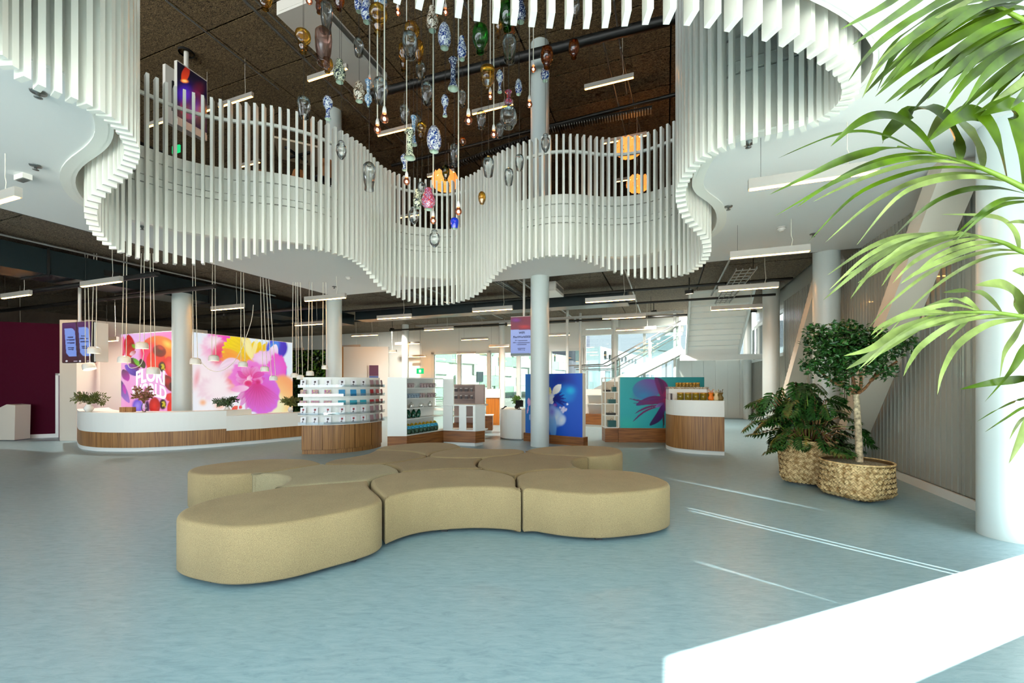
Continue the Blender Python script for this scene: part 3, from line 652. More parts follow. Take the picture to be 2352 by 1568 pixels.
# ================================================================ painting helper for printed panels
def proj(p): return CX+p.x/p.y*F, HY-(p.z-H)/p.y*F
def blend(img, mask, col): img += mask[..., None]*(np.array(col)[None, :]-img) if np.ndim(col) == 1 else mask[..., None]*(col-img)
def sstep(e0, e1, x): t = np.clip((x-e0)/(e1-e0), 0, 1); return t*t*(3-2*t)
class Canvas:
    """a picture evaluated at the vertices of a print; shapes are given in photo pixels"""
    def __init__(s, X, Y): s.X, s.Y = X, Y; s.img = np.zeros((len(X), 3))
    def grad(s, c0, c1, p0, p1):
        d = np.array(p1, float)-np.array(p0, float); t = np.clip(((s.X-p0[0])*d[0]+(s.Y-p0[1])*d[1])/(d@d), 0, 1)[:, None]
        return np.array(lin(c0))*(1-t)+np.array(lin(c1))*t
    def fill(s, c0, c1=None, p0=(0, 0), p1=(1, 0)): s.img[:] = s.grad(c0, c1 or c0, p0, p1)
    def oval(s, cx, cy, rx, ry, ang, c0, c1=None, soft=.06, ruf=0, nr=9, alpha=1, p0=None, p1=None):
        a = radians(ang); dx, dy = s.X-cx, s.Y-cy; x = (dx*cos(a)+dy*sin(a))/rx; y = (-dx*sin(a)+dy*cos(a))/ry
        r = np.sqrt(x*x+y*y); th = np.arctan2(y, x)
        if ruf: r = r*(1+ruf*np.sin(th*nr)+ruf*.6*np.sin(th*nr*2.3+1))
        m = alpha*(1-sstep(1-soft, 1+soft, r))
        col = s.grad(c0, c1 or c0, p0, p1) if p0 is not None else (np.array(lin(c0))*(1-np.clip(r, 0, 1))[:, None]+np.array(lin(c1 or c0))*np.clip(r, 0, 1)[:, None])
        s.img += m[:, None]*(col-s.img)
    def petal(s, x0, y0, x1, y1, w, c0, c1=None, alpha=1, bend=0, vein=0):
        d = np.array([x1-x0, y1-y0], float); L_ = np.hypot(*d); d /= L_; dx, dy = s.X-x0, s.Y-y0
        t = (dx*d[0]+dy*d[1])/L_; q = (-dx*d[1]+dy*d[0])-bend*np.sin(np.clip(t, 0, 1)*pi)
        ww = w*np.sin(np.clip(t, 0, 1)*pi)**.65+.01; m = alpha*(1-sstep(.86, 1.1, np.abs(q)/ww))*(t > 0)*(t < 1)
        tt = np.clip(t, 0, 1)[:, None]; col = np.array(lin(c0))*(1-tt)+np.array(lin(c1 or c0))*tt
        if vein: col = col*(1-vein*(.5+.5*np.sin(q/ww*9+t*3)))[:, None]
        s.img += m[:, None]*(col-s.img)
    def poly(s, pts, c, alpha=1):
        n = len(pts); ins = np.zeros(len(s.X), bool)
        for i in range(n):
            (xa, ya), (xb, yb) = pts[i-1], pts[i]
            if ya == yb: continue
            cr = ((ya > s.Y) != (yb > s.Y)) & (s.X < (xb-xa)*(s.Y-ya)/(yb-ya)+xa); ins ^= cr
        s.img += (alpha*ins)[:, None]*(np.array(lin(c))-s.img)
def print_panel(name, p0, p1, z0, z1, nx, nz, painter, m, parent, face):
    """flat printed sheet from p0 to p1 (plan), standing 3 mm proud of its carrier"""
    p0 = Vector((p0.x, p0.y, 0)); p1 = Vector((p1.x, p1.y, 0)); mb = MB(); vs = []; fs = []
    for j in range(nz+1):
        for i in range(nx+1): vs.append(p0.lerp(p1, i/nx)+Z*(z0+(z1-z0)*j/nz)+face)
    for j in range(nz):
        for i in range(nx): a = j*(nx+1)+i; fs.append((a, a+1, a+nx+2, a+nx+1))
    X = np.array([CX+p.x/p.y*F for p in vs]); Y = np.array([HY-(p.z-H)/p.y*F for p in vs])
    cv = Canvas(X, Y); painter(cv); mb.add(vs, fs); o = mb.build(name, m, parent)
    at = o.data.color_attributes.new('print', 'FLOAT_COLOR', 'POINT')
    at.data.foreach_set('color', np.concatenate([np.clip(cv.img, 0, 1), np.ones((len(X), 1))], 1).astype(np.float32).ravel())
    return o
M_box = vcol('backlit_print', .43); M_print = vcol('printed_panel', 0, .45)

def paint_right(c):
    c.fill((214, 236, 250), (226, 240, 252), (440, 760), (665, 860))
    c.oval(500, 880, 90, 130, 0, (255, 248, 250), (240, 244, 252), .5)
    c.oval(520, 800, 46, 70, 20, (252, 214, 232), (238, 226, 246), .3, .06)
    c.oval(486, 800, 26, 30, 0, (246, 150, 200), (250, 220, 236), .3, .08)
    c.oval(512, 775, 34, 14, 10, (246, 70, 190), (240, 90, 200), .2)
    c.oval(490, 786, 22, 16, 0, (255, 240, 246), (246, 206, 232), .2, .08, 11)
    c.oval(503, 812, 16, 30, 20, (236, 40, 90), (240, 120, 150), .3)
    for a in range(-60, 70, 12):      # yellow many-petalled flower
        r = radians(a+80); x1, y1 = 575-66*sin(r), 805-48*cos(r)*1.05
        c.petal(580, 830, x1, y1, 13, (250, 196, 30), (252, 226, 10), vein=.12)
    for a in range(-100, 40, 14):
        r = radians(a); c.petal(585, 835, 585+60*sin(r), 835-52*cos(r), 10, (250, 176, 40), (254, 222, 20), vein=.15)
    for x in (552, 560, 568, 590): c.petal(578, 826, x+2, 772, 5, (250, 236, 150), (250, 244, 180), .8)
    for x1, y1, w in ((505, 824, 10), (508, 812, 9), (512, 800, 9)): c.petal(560, 828, x1, y1, w, (250, 180, 60), (250, 140, 60), .8)
    for x1, y1 in ((622, 788), (614, 784), (607, 792)): c.petal(600, 815, x1, y1, 3.5, (240, 190, 30), (236, 196, 20))
    c.oval(636, 800, 24, 26, 30, (70, 70, 220), (60, 40, 190), .12, p0=(615, 800), p1=(655, 800)); c.oval(628, 800, 12, 22, 25, (60, 170, 240), (60, 110, 230), .3)
    c.petal(618, 838, 634, 790, 12, (214, 120, 226), (250, 240, 252))
    c.oval(644, 848, 14, 32, -8, (70, 130, 240), (110, 80, 220), .15)
    c.oval(634, 848, 24, 36, 0, (226, 110, 220), (238, 80, 200), .1, .04)
    c.oval(602, 822, 22, 16, -15, (246, 220, 244), (240, 190, 236), .15, .06)
    c.oval(650, 905, 34, 44, 0, (250, 226, 150), (250, 170, 110), .15, p0=(630, 930), p1=(668, 885)); c.oval(625, 930, 26, 30, 0, (250, 240, 190), (236, 240, 200), .4)
    c.petal(505, 845, 552, 830, 16, (252, 232, 246), (246, 206, 236), vein=.1)
    c.oval(470, 870, 36, 40, 0, (255, 244, 246), (250, 232, 240), .4, .08); c.oval(452, 868, 8, 26, 10, (244, 170, 180), (250, 220, 226), .4)
    c.oval(478, 892, 22, 24, 0, (250, 232, 238), (244, 212, 226), .35, .12, 7); c.oval(530, 875, 22, 26, 0, (246, 130, 140), (248, 200, 210), .4)
    c.oval(500, 890, 24, 30, 0, (254, 244, 246), (252, 236, 242), .4, .1)
    c.oval(466, 924, 9, 8, 0, (250, 180, 130), (252, 224, 210), .5); c.oval(505, 930, 14, 10, 0, (250, 190, 160), (252, 226, 216), .5)
    c.oval(580, 868, 52, 38, 10, (240, 80, 180), (238, 130, 220), .08, .05, 8)       # the pink carnation
    c.oval(602, 905, 40, 48, 0, (236, 70, 180), (214, 110, 226), .06, .03, 7)
    for k in range(16):
        a = radians(k*22.5+8); x, y = 575+34*cos(a), 865+26*sin(a)
        c.petal(575+5*cos(a), 868+4*sin(a), x, y, 7+2*(k % 3), (230, 40, 130) if k % 2 else (244, 110, 196), (246, 170, 232) if k % 3 else (232, 70, 190), .85, bend=3*(-1)**k, vein=.15)
    for k in range(9):
        a = radians(35+k*13); c.petal(590, 880, 590+66*cos(a), 880+66*sin(a), 8, (222, 30, 130), (230, 110, 216), .75, bend=2, vein=.2)
    for a in (-.9, -.4, .3, 1.0, 2.2): c.petal(567, 872, 567+14*cos(a), 872+14*sin(a), 3.2, (252, 220, 236), (246, 140, 200))
    c.oval(570, 880, 9, 7, 0, (222, 20, 90), (230, 60, 140), .3); c.oval(592, 878, 7, 7, 0, (200, 10, 100), (226, 50, 150), .4)
    c.petal(530, 895, 572, 890, 8, (246, 150, 210), (250, 214, 238), .9)
    c.petal(532, 945, 546, 932, 6, (236, 70, 60), (240, 110, 90)); c.petal(549, 938, 556, 932, 4, (236, 70, 90), (240, 110, 120))
def paint_left(c):
    c.fill((250, 150, 210), (238, 190, 244), (262, 950), (300, 780)); c.oval(265, 880, 30, 90, 0, (236, 196, 246), (246, 160, 214), .6); c.oval(380, 770, 40, 20, 0, (250, 130, 200), (248, 150, 210), .6)
    c.petal(282, 772, 280, 822, 9, (246, 110, 170), (220, 20, 60)); c.petal(295, 768, 300, 820, 13, (180, 8, 8), (226, 24, 20)); c.petal(276, 775, 278, 830, 5, (250, 170, 200), (240, 150, 180))
    c.petal(305, 785, 292, 826, 10, (150, 10, 10), (236, 40, 30)); c.petal(303, 790, 313, 800, 4, (90, 160, 30), (150, 190, 40))
    c.oval(365, 805, 42, 34, 10, (240, 20, 20), (246, 150, 40), .05, p0=(345, 830), p1=(398, 785)); c.oval(345, 815, 24, 28, 0, (250, 60, 150), (246, 40, 40), .3, p0=(335, 840), p1=(350, 785))
    c.oval(385, 790, 18, 10, 35, (252, 220, 90), (250, 130, 30), .5); c.oval(358, 828, 22, 24, 0, (250, 60, 30), (236, 16, 14), .06)
    c.oval(366, 806, 16, 13, 25, (70, 2, 2), (140, 10, 8), .12); c.oval(369, 798, 8, 5, 30, (210, 20, 20), (160, 8, 8), .3)
    c.oval(391, 842, 14, 24, -10, (250, 100, 100), (236, 20, 14), .07); c.oval(352, 835, 16, 18, 0, (252, 70, 40), (240, 24, 20), .1)
    c.petal(297, 822, 322, 845, 9, (30, 20, 14), (110, 8, 10)); c.petal(306, 822, 324, 842, 5, (60, 150, 30), (140, 220, 50)); c.petal(322, 824, 332, 846, 7, (16, 20, 14), (40, 60, 20)); c.petal(298, 815, 312, 806, 5, (250, 220, 230), (180, 30, 40))
    c.petal(287, 838, 318, 862, 10, (120, 80, 220), (70, 30, 150), vein=.2); c.petal(296, 835, 320, 850, 5, (150, 40, 160), (90, 10, 110)); c.petal(282, 848, 295, 875, 9, (60, 10, 70), (200, 40, 180))
    c.petal(276, 872, 297, 925, 9, (50, 10, 90), (170, 120, 220), bend=3); c.petal(283, 880, 288, 905, 4, (160, 30, 170), (220, 50, 190))
    c.petal(378, 860, 398, 900, 11, (170, 14, 14), (90, 6, 8)); c.oval(385, 875, 12, 12, 0, (200, 20, 20), (100, 6, 6), .15); c.petal(391, 878, 399, 896, 6, (60, 10, 8), (30, 8, 6))
    for x, y in ((372, 842), (374, 928)):
        c.oval(x, y, 8, 12, 0, (24, 10, 10), (50, 8, 8), .2)
        for k in range(14): a = k*2.4; c.oval(x+2+6*cos(a)*((k % 4)/3), y+10*sin(a)*((k % 5)/4), 1.9, 1.9, 0, (222, 214, 20), (200, 180, 20), .3)
    c.oval(392, 912, 12, 10, 0, (250, 60, 50), (220, 20, 20), .1); c.oval(355, 932, 13, 20, 0, (240, 40, 20), (170, 12, 10), .1); c.oval(393, 938, 9, 18, 0, (248, 60, 20), (220, 20, 14), .1)
    c.oval(316, 932, 12, 16, 0, (170, 150, 240), (70, 40, 210), .3); c.oval(338, 935, 5, 16, 0, (40, 10, 60), (80, 20, 90), .3)
# lightboxes standing at a right angle around the column
lbc = P(404, 880, 11.05); lbc = Vector((lbc.x, lbc.y, 0))
def lightbox(p, q, z1, painter, nx, label):
    t = (q-p).normalized(); n = Vector((t.y, -t.x, 0))
    if n.dot(Vector((p.x, p.y, 0))) > 0: n = -n
    o = thing('light_box', (p+q)/2, label, 'light box')
    MB().wall(p-n*.09, q-n*.09, 0, z1, .17).build('frame', M_white, o)
    print_panel('print', p+t*.004, q-t*.004, .012, z1-.012, nx, 150, painter, M_box, o, n*.003)
    return o
pL = lbc+Vector((-.07, 0, 0)); qL = pL-V*3.12
pR = lbc+Vector((.33, .15, 0)); qR = pR+U*3.2
lb1 = lightbox(qL, pL, 2.84, paint_left, 150, 'tall light box with red poppies on pink, behind reception left of the column')
lb2 = lightbox(pR, qR, 2.83, paint_right, 190, 'wide light box with pink carnation and yellow petals, behind reception right of the column')
# white lettering of the poppy print
M_letter = emis('backlit_white_lettering', (246, 250, 250), .62)
def text_mesh(s, size, extrude=0.0):
    cu = bpy.data.curves.new('t', 'FONT'); cu.body = s; cu.size = size; cu.extrude = extrude; cu.align_x = 'CENTER'; cu.align_y = 'CENTER'; cu.offset = size*.034
    o = bpy.data.objects.new('t', cu); COL.objects.link(o); dg = bpy.context.evaluated_depsgraph_get(); me = bpy.data.meshes.new_from_object(o.evaluated_get(dg))
    bpy.data.objects.remove(o); bpy.data.curves.remove(cu); return me
def put_text(s, size, mt, parent, centre, right, up, name='lettering', sx=1.0, bend=0.0, skew=0.0):
    me = text_mesh(s, size); right = Vector(right).normalized(); up = Vector(up).normalized(); off = Vector((0, 0, 0)); q = parent
    while q is not None: off += q.location; q = q.parent
    c = Vector(centre)-off
    for v in me.vertices:
        x, y = v.co.x*sx, v.co.y; v.co = c+right*(x+skew*y)+up*(y+bend*x*x)
    me.materials.clear(); me.materials.append(mt); o = bpy.data.objects.new(name, me); COL.objects.link(o); o.parent = parent; return o
tL = -V; nL = Vector((tL.y, -tL.x, 0)); nL = -nL if nL.dot(pL) > 0 else nL
for s_, px, py, sz, sx, bd, sk in (('FLORI', 346, 862, .52, .92, -.28, .0), ('WORLD', 343, 896, .46, .86, -.22, .0)):
    dirx = (px-CX)/F; t_ = (dirx*pL.y-pL.x)/(-V.x+0-dirx*(-V.y)); pt = pL-V*t_; d_ = pt.y
    put_text(s_, sz, M_letter, lb1, pt+nL*.012+Z*(H+(HY-py)/F*d_), V, Z, sx=sx, bend=bd, skew=sk)

# ================================================================ RECEPTION DESK
def strip(path, back, z0, z1):
    """solid between a front path and a back path"""
    m = MB(); return m.prism(list(path)+list(reversed(back)), z0, z1)
fpx = [(177, 1016), (178, 1022), (184, 1030), (205, 1034.5), (240, 1037), (300, 1037.5), (360, 1035.5), (420, 1032.5), (470, 1029), (520, 1025)]
fr_ = spline([fl(x, y) for x, y in fpx], 4); fr2 = spline([fl(x, y) for x, y in ((520, 1025), (560, 1021.5), (600, 1018), (640, 1014), (700, 1008.5), (730, 1006))], 4)
def backline(path, d): return [p+U*d+V*(.0) for p in path]
dk = thing('reception_desk', fr_[10], 'long curved reception desk, white above vertical oak veneer, in front of the light boxes', 'reception desk')
def grow(path, o): return [p-Vector((p.x, p.y, 0)).normalized()*o for p in path]
strip(grow(fr_, -.05), backline(grow(fr_, -.05), .55), 0, .085).build('plinth', M_white, dk)
strip(fr_, backline(fr_, .6), .085, .41).build('oak_front', M_wood, dk)
strip(grow(fr_, .015), backline(fr_, .62), .41, .825).build('counter_front', M_white, dk)
strip(grow(fr2, -.05), backline(grow(fr2, -.05), .55), 0, .085).build('plinth', M_white, dk)
strip(fr2, backline(fr2, .6), .085, .36).build('oak_front', M_wood, dk)
strip(grow(fr2, .015), backline(fr2, .9), .36, .70).build('counter_front', M_white, dk)

# ================================================================ ROUND CARD DISPLAY
cc = Vector((-4.11, 9.64, 0)); RR = 1.116
def ang_of(px, r=RR):       # angle on the drum seen at photo column px
    best, ba = 9e9, 0
    for k in range(721):
        a = -2.6+k*3.0/720; p = cc+Vector((cos(a), sin(a), 0))*r; e = abs(CX+p.x/p.y*F-px)
        if e < best and p.y < cc.y+.6*r and Vector((cos(a), sin(a), 0)).dot(p) < .25: best, ba = e, a
    return ba
aL, aR = ang_of(692), -.02
cd = thing('card_display', cc, 'round white card display on a curved oak base, between reception and white shelf unit', 'display stand')
def arcp(r, a0, a1, n=28): return [cc+Vector((cos(a0+(a1-a0)*k/n), sin(a0+(a1-a0)*k/n), 0))*r for k in range(n+1)]
def drum(r0, r1, z0, z1, n=28, e=0.0): return MB().prism(arcp(r1, aL-e, aR+e, n)+list(reversed(arcp(r0, aL-e, aR+e, n))), z0, z1)
drum(.6, RR-.02, 0, .085).build('plinth', M_wood, cd)
npan = 9
for k in range(npan):
    a0, a1 = aL+(aR-aL)*k/npan+.003, aL+(aR-aL)*(k+1)/npan-.003
    MB().prism(arcp(RR, a0, a1, 4)+list(reversed(arcp(RR-.03, a0, a1, 4))), .09, .60).build('panel', M_wood, cd)
drum(.6, RR-.03, .085, .60).build('base', M_wood, cd)
drum(RR-.09, RR-.05, .60, 1.575).build('back_panel', M_white, cd)
SHZ = [1.372, 1.183, 1.0, .803, .609]
for z in SHZ: drum(RR-.06, RR+.06, z-.012, z, 28, .03).build('shelf', M_white, cd)
M_acryl = glass('clear_acrylic', (246, 252, 255), .97, .25)
for z in SHZ: drum(RR+.056, RR+.06, z, z+.05, 28, .03).build('shelf_lip', M_acryl, cd)
card_cols = {'flower': (228, 230, 234), 'mixed': (120, 70, 150), 'blue': (30, 130, 180), 'red': (150, 20, 36), 'teal': (40, 150, 170), 'mauve': (150, 120, 130)}
M_cards = {k: mat('card_'+k, v, .4) for k, v in card_cols.items()}
M_cardmix = pattern('floral_card', (200, 60, 130), (60, 50, 130), 40, ink2=(220, 200, 80), th=.55); M_dkfl = mat('dark_flower_print', (60, 40, 52), .5); M_rdfl = mat('red_flower_print', (140, 34, 52), .5)
CXS = [696.5, 723, 753, 785, 811.5, 834, 854, 866.5, 876]
ROWN = ['top', 'second', 'third', 'fourth', 'bottom']
for r, z in enumerate(SHZ):
    for c, px in enumerate(CXS):
        a = ang_of(px, RR+.0); n = Vector((cos(a), sin(a), 0)); t = Vector((-sin(a), cos(a), 0)); p = cc+n*(RR+.012)
        w, h = (.062, .15) if r != 2 else (.075, .095)
        if r == 1: h = .135
        kind = (['flower']*6+['mauve']*3, ['mixed']*3+['blue']*3+['red']*3, ['mixed']*3+['teal']*3+['red']*3, ['flower']*6+['mauve']*3, ['flower']*6+['mauve']*3)[r][c]
        desc = {'flower': 'white card with a single flower', 'mixed': 'colourful floral card', 'blue': 'plain blue card', 'red': 'dark red card', 'teal': 'wide teal card', 'mauve': 'mauve grey card'}[kind]
        k = thing('greeting_card', p+Z*z, '%s, %s from left, %s shelf of round display' % (desc, ORD[c], ROWN[r]), 'card', 'greeting cards on the round display')
        tl = (Z*1+n*-.12).normalized()
        k = MB().obox(p+Z*(z+.002)+tl*(h/2), t*w*(1 if c < 6 else .8), n*.004, tl*(h/2)).build('card', M_cardmix if kind == 'mixed' else M_cards[kind], k)
        if kind == 'flower':
            fm = M_dkfl if r in (0, 4) and c < 3 or r == 0 else M_rdfl; q = p+Z*z+n*.006
            MB().obox(q+tl*(h*.72)+t*.004, t*.019, n*.001, tl*.019).build('flower_print', fm, k)
            MB().obox(q+tl*(h*.4), t*.004, n*.001, tl*(h*.2)).build('stem_print', M_dkfl, k)
            MB().obox(q+tl*(h*.36)-t*.014, (t*.8+tl*.6)*.016, n*.001, (tl*.8-t*.6)*.005).build('leaf_print', M_dkfl, k)

# ================================================================ WHITE SHELF UNIT (angled gondola)
ga, gb, gc, gd, ge = [Vector((x, y, 0)) for x, y in ((-2.60, 8.72), (-2.20, 8.74), (-1.61, 9.80), (-.84, 9.60), (-.64, 9.78))]
gz = thing('shelf_unit', (ga+ge)/2, 'angled white shelf unit on oak base beside the round card display', 'shelf unit')
def L3(a, b_, t): return a.lerp(b_, t)
back = Vector((-.12, .42, 0))
MB().prism([ga, gb, gc, gc+Vector((-.05, .42, 0)), ga+Vector((.0, .45, 0))], 0, .345).build('base', M_woodh, gz)
MB().prism([gc, gd, ge, ge+Vector((-.3, .3, 0)), gc+Vector((-.05, .42, 0))], .08, .345).build('base', M_woodh, gz)
MB().prism([gc+Vector((0, .04, 0)), gd+Vector((-.02, .05, 0)), ge+Vector((-.05, .05, 0)), ge+Vector((-.3, .3, 0)), gc+Vector((0, .4, 0))], 0, .08).build('plinth', M_white, gz)
MB().prism([ga, gb, gb+Vector((.0, .03, 0)), ga+Vector((0, .45, 0))], .345, 1.575).build('end_panel', M_white, gz)
nb = Vector((-(gc-gb).y, (gc-gb).x, 0)).normalized()*.34
MB().wall(gb+nb, gc+nb*.9, .345, 1.56, .025).build('back_panel', M_white, gz)
MB().prism([gb, gc, gc+nb, gb+nb], 1.545, 1.57).build('top_panel', M_white, gz)
for z in (1.354, 1.13, .92, .70, .362): MB().prism([gb, gc, gc+nb, gb+nb], z-.014, z).build('shelf', M_white, gz)
# right wing: tall return panel, low open racks
rt = (gd-gc).normalized(); nr_ = Vector((-rt.y, rt.x, 0))
MB().wall(gc, gc+rt*.26, .93, 1.55, .03).build('return_panel', M_white, gz)
MB().prism([gc, gd, ge, ge+nr_*.25, gc+nr_*.35], .925, .955).build('counter_top', M_white, gz)
MB().prism([gc, gd, ge, ge+nr_*.25, gc+nr_*.35], .345, .375).build('shelf', M_white, gz)
MB().prism([gc, gd, gd+nr_*.3, gc+nr_*.35], .665, .68).build('shelf', M_white, gz)
for t0, t1 in ((0, .30), (.50, .72), (.93, 1.0)): MB().wall(L3(gc, gd, t0), L3(gc, gd, t1), .375, .925, .03).build('front_panel', M_white, gz)
MB().wall(gd, ge, .375, .925, .03).build('end_panel', M_white, gz)
# goods on its shelves
M_mugp = pattern('patterned_mug', (206, 190, 190), (90, 60, 66), 60); M_mugb = pattern('blue_patterned_mug', (190, 206, 214), (50, 90, 120), 60); M_silver = mat('silver_ceramic', (210, 212, 206), .2, .5)
def mug(p, m, lab, s=1.0):
    o = thing('mug', p, lab, 'mug', 'mugs on the white shelf unit')
    MB().lathe([(.0, .004), (.036*s, 0), (.04*s, .02), (.04*s, .10*s), (.035*s, .10*s), (.035*s, .02), (0, .02)], 14, p).build('cup', m, o)
    a = Vector((.04*s, -.01, 0)); MB().tube([p+a+Z*.085*s, p+a*1.6+Z*.075*s, p+a*1.65+Z*.045*s, p+a+Z*.03*s], .006, 5).build('handle', m, o)
def on_shelf(t, z, dep=.45): return gb.lerp(gc, t)+nb*dep+Z*z
i_ = 0
for t in (.13, .20, .27, .52, .60, .68, .78, .86): mug(on_shelf(t, 1.354), M_mugp, 'rose patterned mug, %s from left on the top shelf of the white unit' % ORD[i_]); i_ += 1
i_ = 0
for t in (.04, .12, .20, .27, .34, .41, .50, .57, .72, .80, .87): mug(on_shelf(t, 1.13), M_mugb if t < .45 else M_mugp, ('blue' if t < .45 else 'rose')+' patterned mug, %s from left on the second shelf of the white unit' % ORD[i_]); i_ += 1
for i_, t in enumerate((.05, .25, .52, .76)):
    p = on_shelf(t, .92); o = tag(MB().lathe([(0, 0), (.045, 0), (.055, .03), (.05, .07), (.02, .095), (.012, .12), (0, .125)], 16, p).build('ornament', M_silver, origin=p), 'silver bell-shaped ornament, %s from left on the middle shelf of the white unit' % ORD[i_], 'ornament', 'ornaments on the white shelf unit')
M_bagg = pattern('dark_green_print', (20, 60, 30), (14, 40, 34), 14, ink2=(30, 110, 90)); M_bagy = mat('yellow_rim_print', (170, 140, 20), .4, noise=(40, .5)); M_bagb = mat('blue_gloss_print', (60, 150, 190), .25, noise=(30, .4)); M_bagd = mat('deep_green_print', (12, 62, 40), .4, noise=(30, .4))
def pouch(p, ax, lab, grp, s=1.0, m3=(M_bagd, M_bagb, M_bagy)):
    o = thing('printed_pouch', p, lab, 'pouch', grp); r = .085*s
    right = nb.normalized().cross(Z).normalized()
    for z0, z1, m in ((0, .35, m3[0]), (.35, .68, m3[1]), (.68, 1.0, m3[2])):
        prof = [(r*(sin(pi*min(1, .12+.86*(z0+(z1-z0)*k/5))))**.5*(1-.25*(z0+(z1-z0)*k/5)), .26*s*(z0+(z1-z0)*k/5)) for k in range(6)]
        MB().lathe(prof, 12, p, ax, cap=True).build(('body', 'band', 'collar')[int(z0*3)], m, o)
for k in range(9): pouch(on_shelf(.05+.105*k, .364, .34), Vector((-.25, .5, 1)), 'yellow-blue-green printed pouch, %s from left on bottom shelf of white unit' % ORD[k], 'printed pouches on the bottom shelf', .92)
for k in range(4): pouch(on_shelf(.05+.115*k, .702, .4), Vector((-.3+.15*k, .3, 1)), 'dark green printed pouch, %s from left on the fourth shelf of the white unit' % ORD[k], 'green pouches on the fourth shelf', .72, (M_bagg, M_bagg, M_bagg))
# grey-pink unit behind it
gp = P(1040, 880, 11.6); gq = P(1112, 880, 11.4)
bk = thing('shelf_unit', gp, 'low greyish pink shelf unit seen behind the angled white unit', 'shelf unit'); M_pinkgrey = mat('pinkish_grey_board', (170, 152, 146), .5)
gp = Vector((gp.x, gp.y, 0)); gq = Vector((gq.x, gq.y, 0)); e_ = Vector((0, .3, 0))
MB().wall(gp+e_, gq+e_, 0, 1.42, .03).build('back_panel', M_pinkgrey, bk)
MB().wall(gq-Vector((.25, 0, 0)), gq, .9, 1.42, .03).build('side_panel', M_pinkgrey, bk)
for z in (1.40, 1.22, 1.02, .84): MB().prism([gp, gq, gq+e_, gp+e_], z-.015, z).build('shelf', M_pinkgrey, bk)
MB().prism([gp, gq, gq+e_, gp+e_], .0, .34).build('base', M_woodh, bk)
M_boxd = mat('dark_gift_box', (70, 62, 66), .4); M_boxw = mat('white_gift_box', (196, 188, 184), .4)
for r, z in enumerate((1.22, 1.02)):
    for k in range(4):
        p = gp.lerp(gq, .06+.17*k)+Vector((.02, .12, z)); w = .055 if k % 2 else .08
        o = thing('gift_box', p, 'dark gift box, %s from left on the %s shelf of the pinkish unit' % (ORD[k], ('upper', 'middle')[r]), 'box', 'gift boxes behind the white unit')
        MB().box(p.x-w/2, p.x+w/2, p.y-.04, p.y+.04, p.z, p.z+.09).build('box_body', M_boxd, o); MB().box(p.x-w/2-.003, p.x+w/2+.003, p.y-.043, p.y+.043, p.z+.075, p.z+.1).build('lid', M_boxw, o)

# ================================================================ BLUE AND TEAL DISPLAY WALLS
def paint_blue(c):
    c.fill((6, 96, 190), (10, 80, 200), (1207, 870), (1337, 990)); c.oval(1215, 920, 16, 70, 0, (0, 110, 170), (6, 100, 184), .5)
    c.oval(1294, 880, 33, 38, 0, (4, 20, 120), (6, 70, 190), .5); c.oval(1300, 905, 27, 24, 20, (10, 150, 220), (6, 90, 200), .5); c.oval(1310, 897, 14, 12, 0, (4, 190, 230), (10, 120, 214), .6)
    c.petal(1270, 905, 1288, 882, 8, (226, 226, 220), (250, 250, 246)); c.petal(1262, 900, 1268, 928, 8, (240, 236, 190), (236, 236, 240)); c.oval(1265, 915, 7, 12, 20, (246, 246, 240), (210, 220, 236), .2); c.petal(1262, 888, 1265, 905, 3, (236, 226, 120), (230, 230, 160))
    for x1, y1 in ((1296, 907), (1290, 900), (1300, 915), (1288, 926), (1298, 932), (1280, 935), (1305, 926)): c.petal(1270, 915, x1, y1, 2.6, (4, 24, 110), (6, 40, 150))
    for k in range(12): a = k*.9; c.oval(1295+9*cos(a)*(k % 3)/2, 940+9*sin(a)*(k % 4)/3, 3, 2.2, a*40, (236, 226, 240), (190, 190, 230), .3)
    c.oval(1303, 928, 2.5, 2.5, 0, (220, 230, 250)); c.oval(1275, 930, 5, 4, 0, (160, 60, 160), (80, 60, 190), .5)
    c.oval(1278, 958, 15, 20, 0, (206, 222, 240), (150, 190, 236), .3); c.oval(1290, 965, 9, 12, 20, (226, 234, 244), (180, 206, 240), .3); c.petal(1266, 940, 1272, 1010, 9, (150, 196, 240), (70, 150, 230)); c.oval(1268, 945, 9, 14, 0, (120, 120, 220), (150, 180, 236), .5)
    c.petal(1214, 914, 1216, 932, 4, (214, 160, 190), (190, 150, 200)); c.petal(1214, 930, 1211, 950, 1.6, (200, 160, 200)); c.petal(1217, 950, 1217, 965, 1.6, (150, 170, 220))
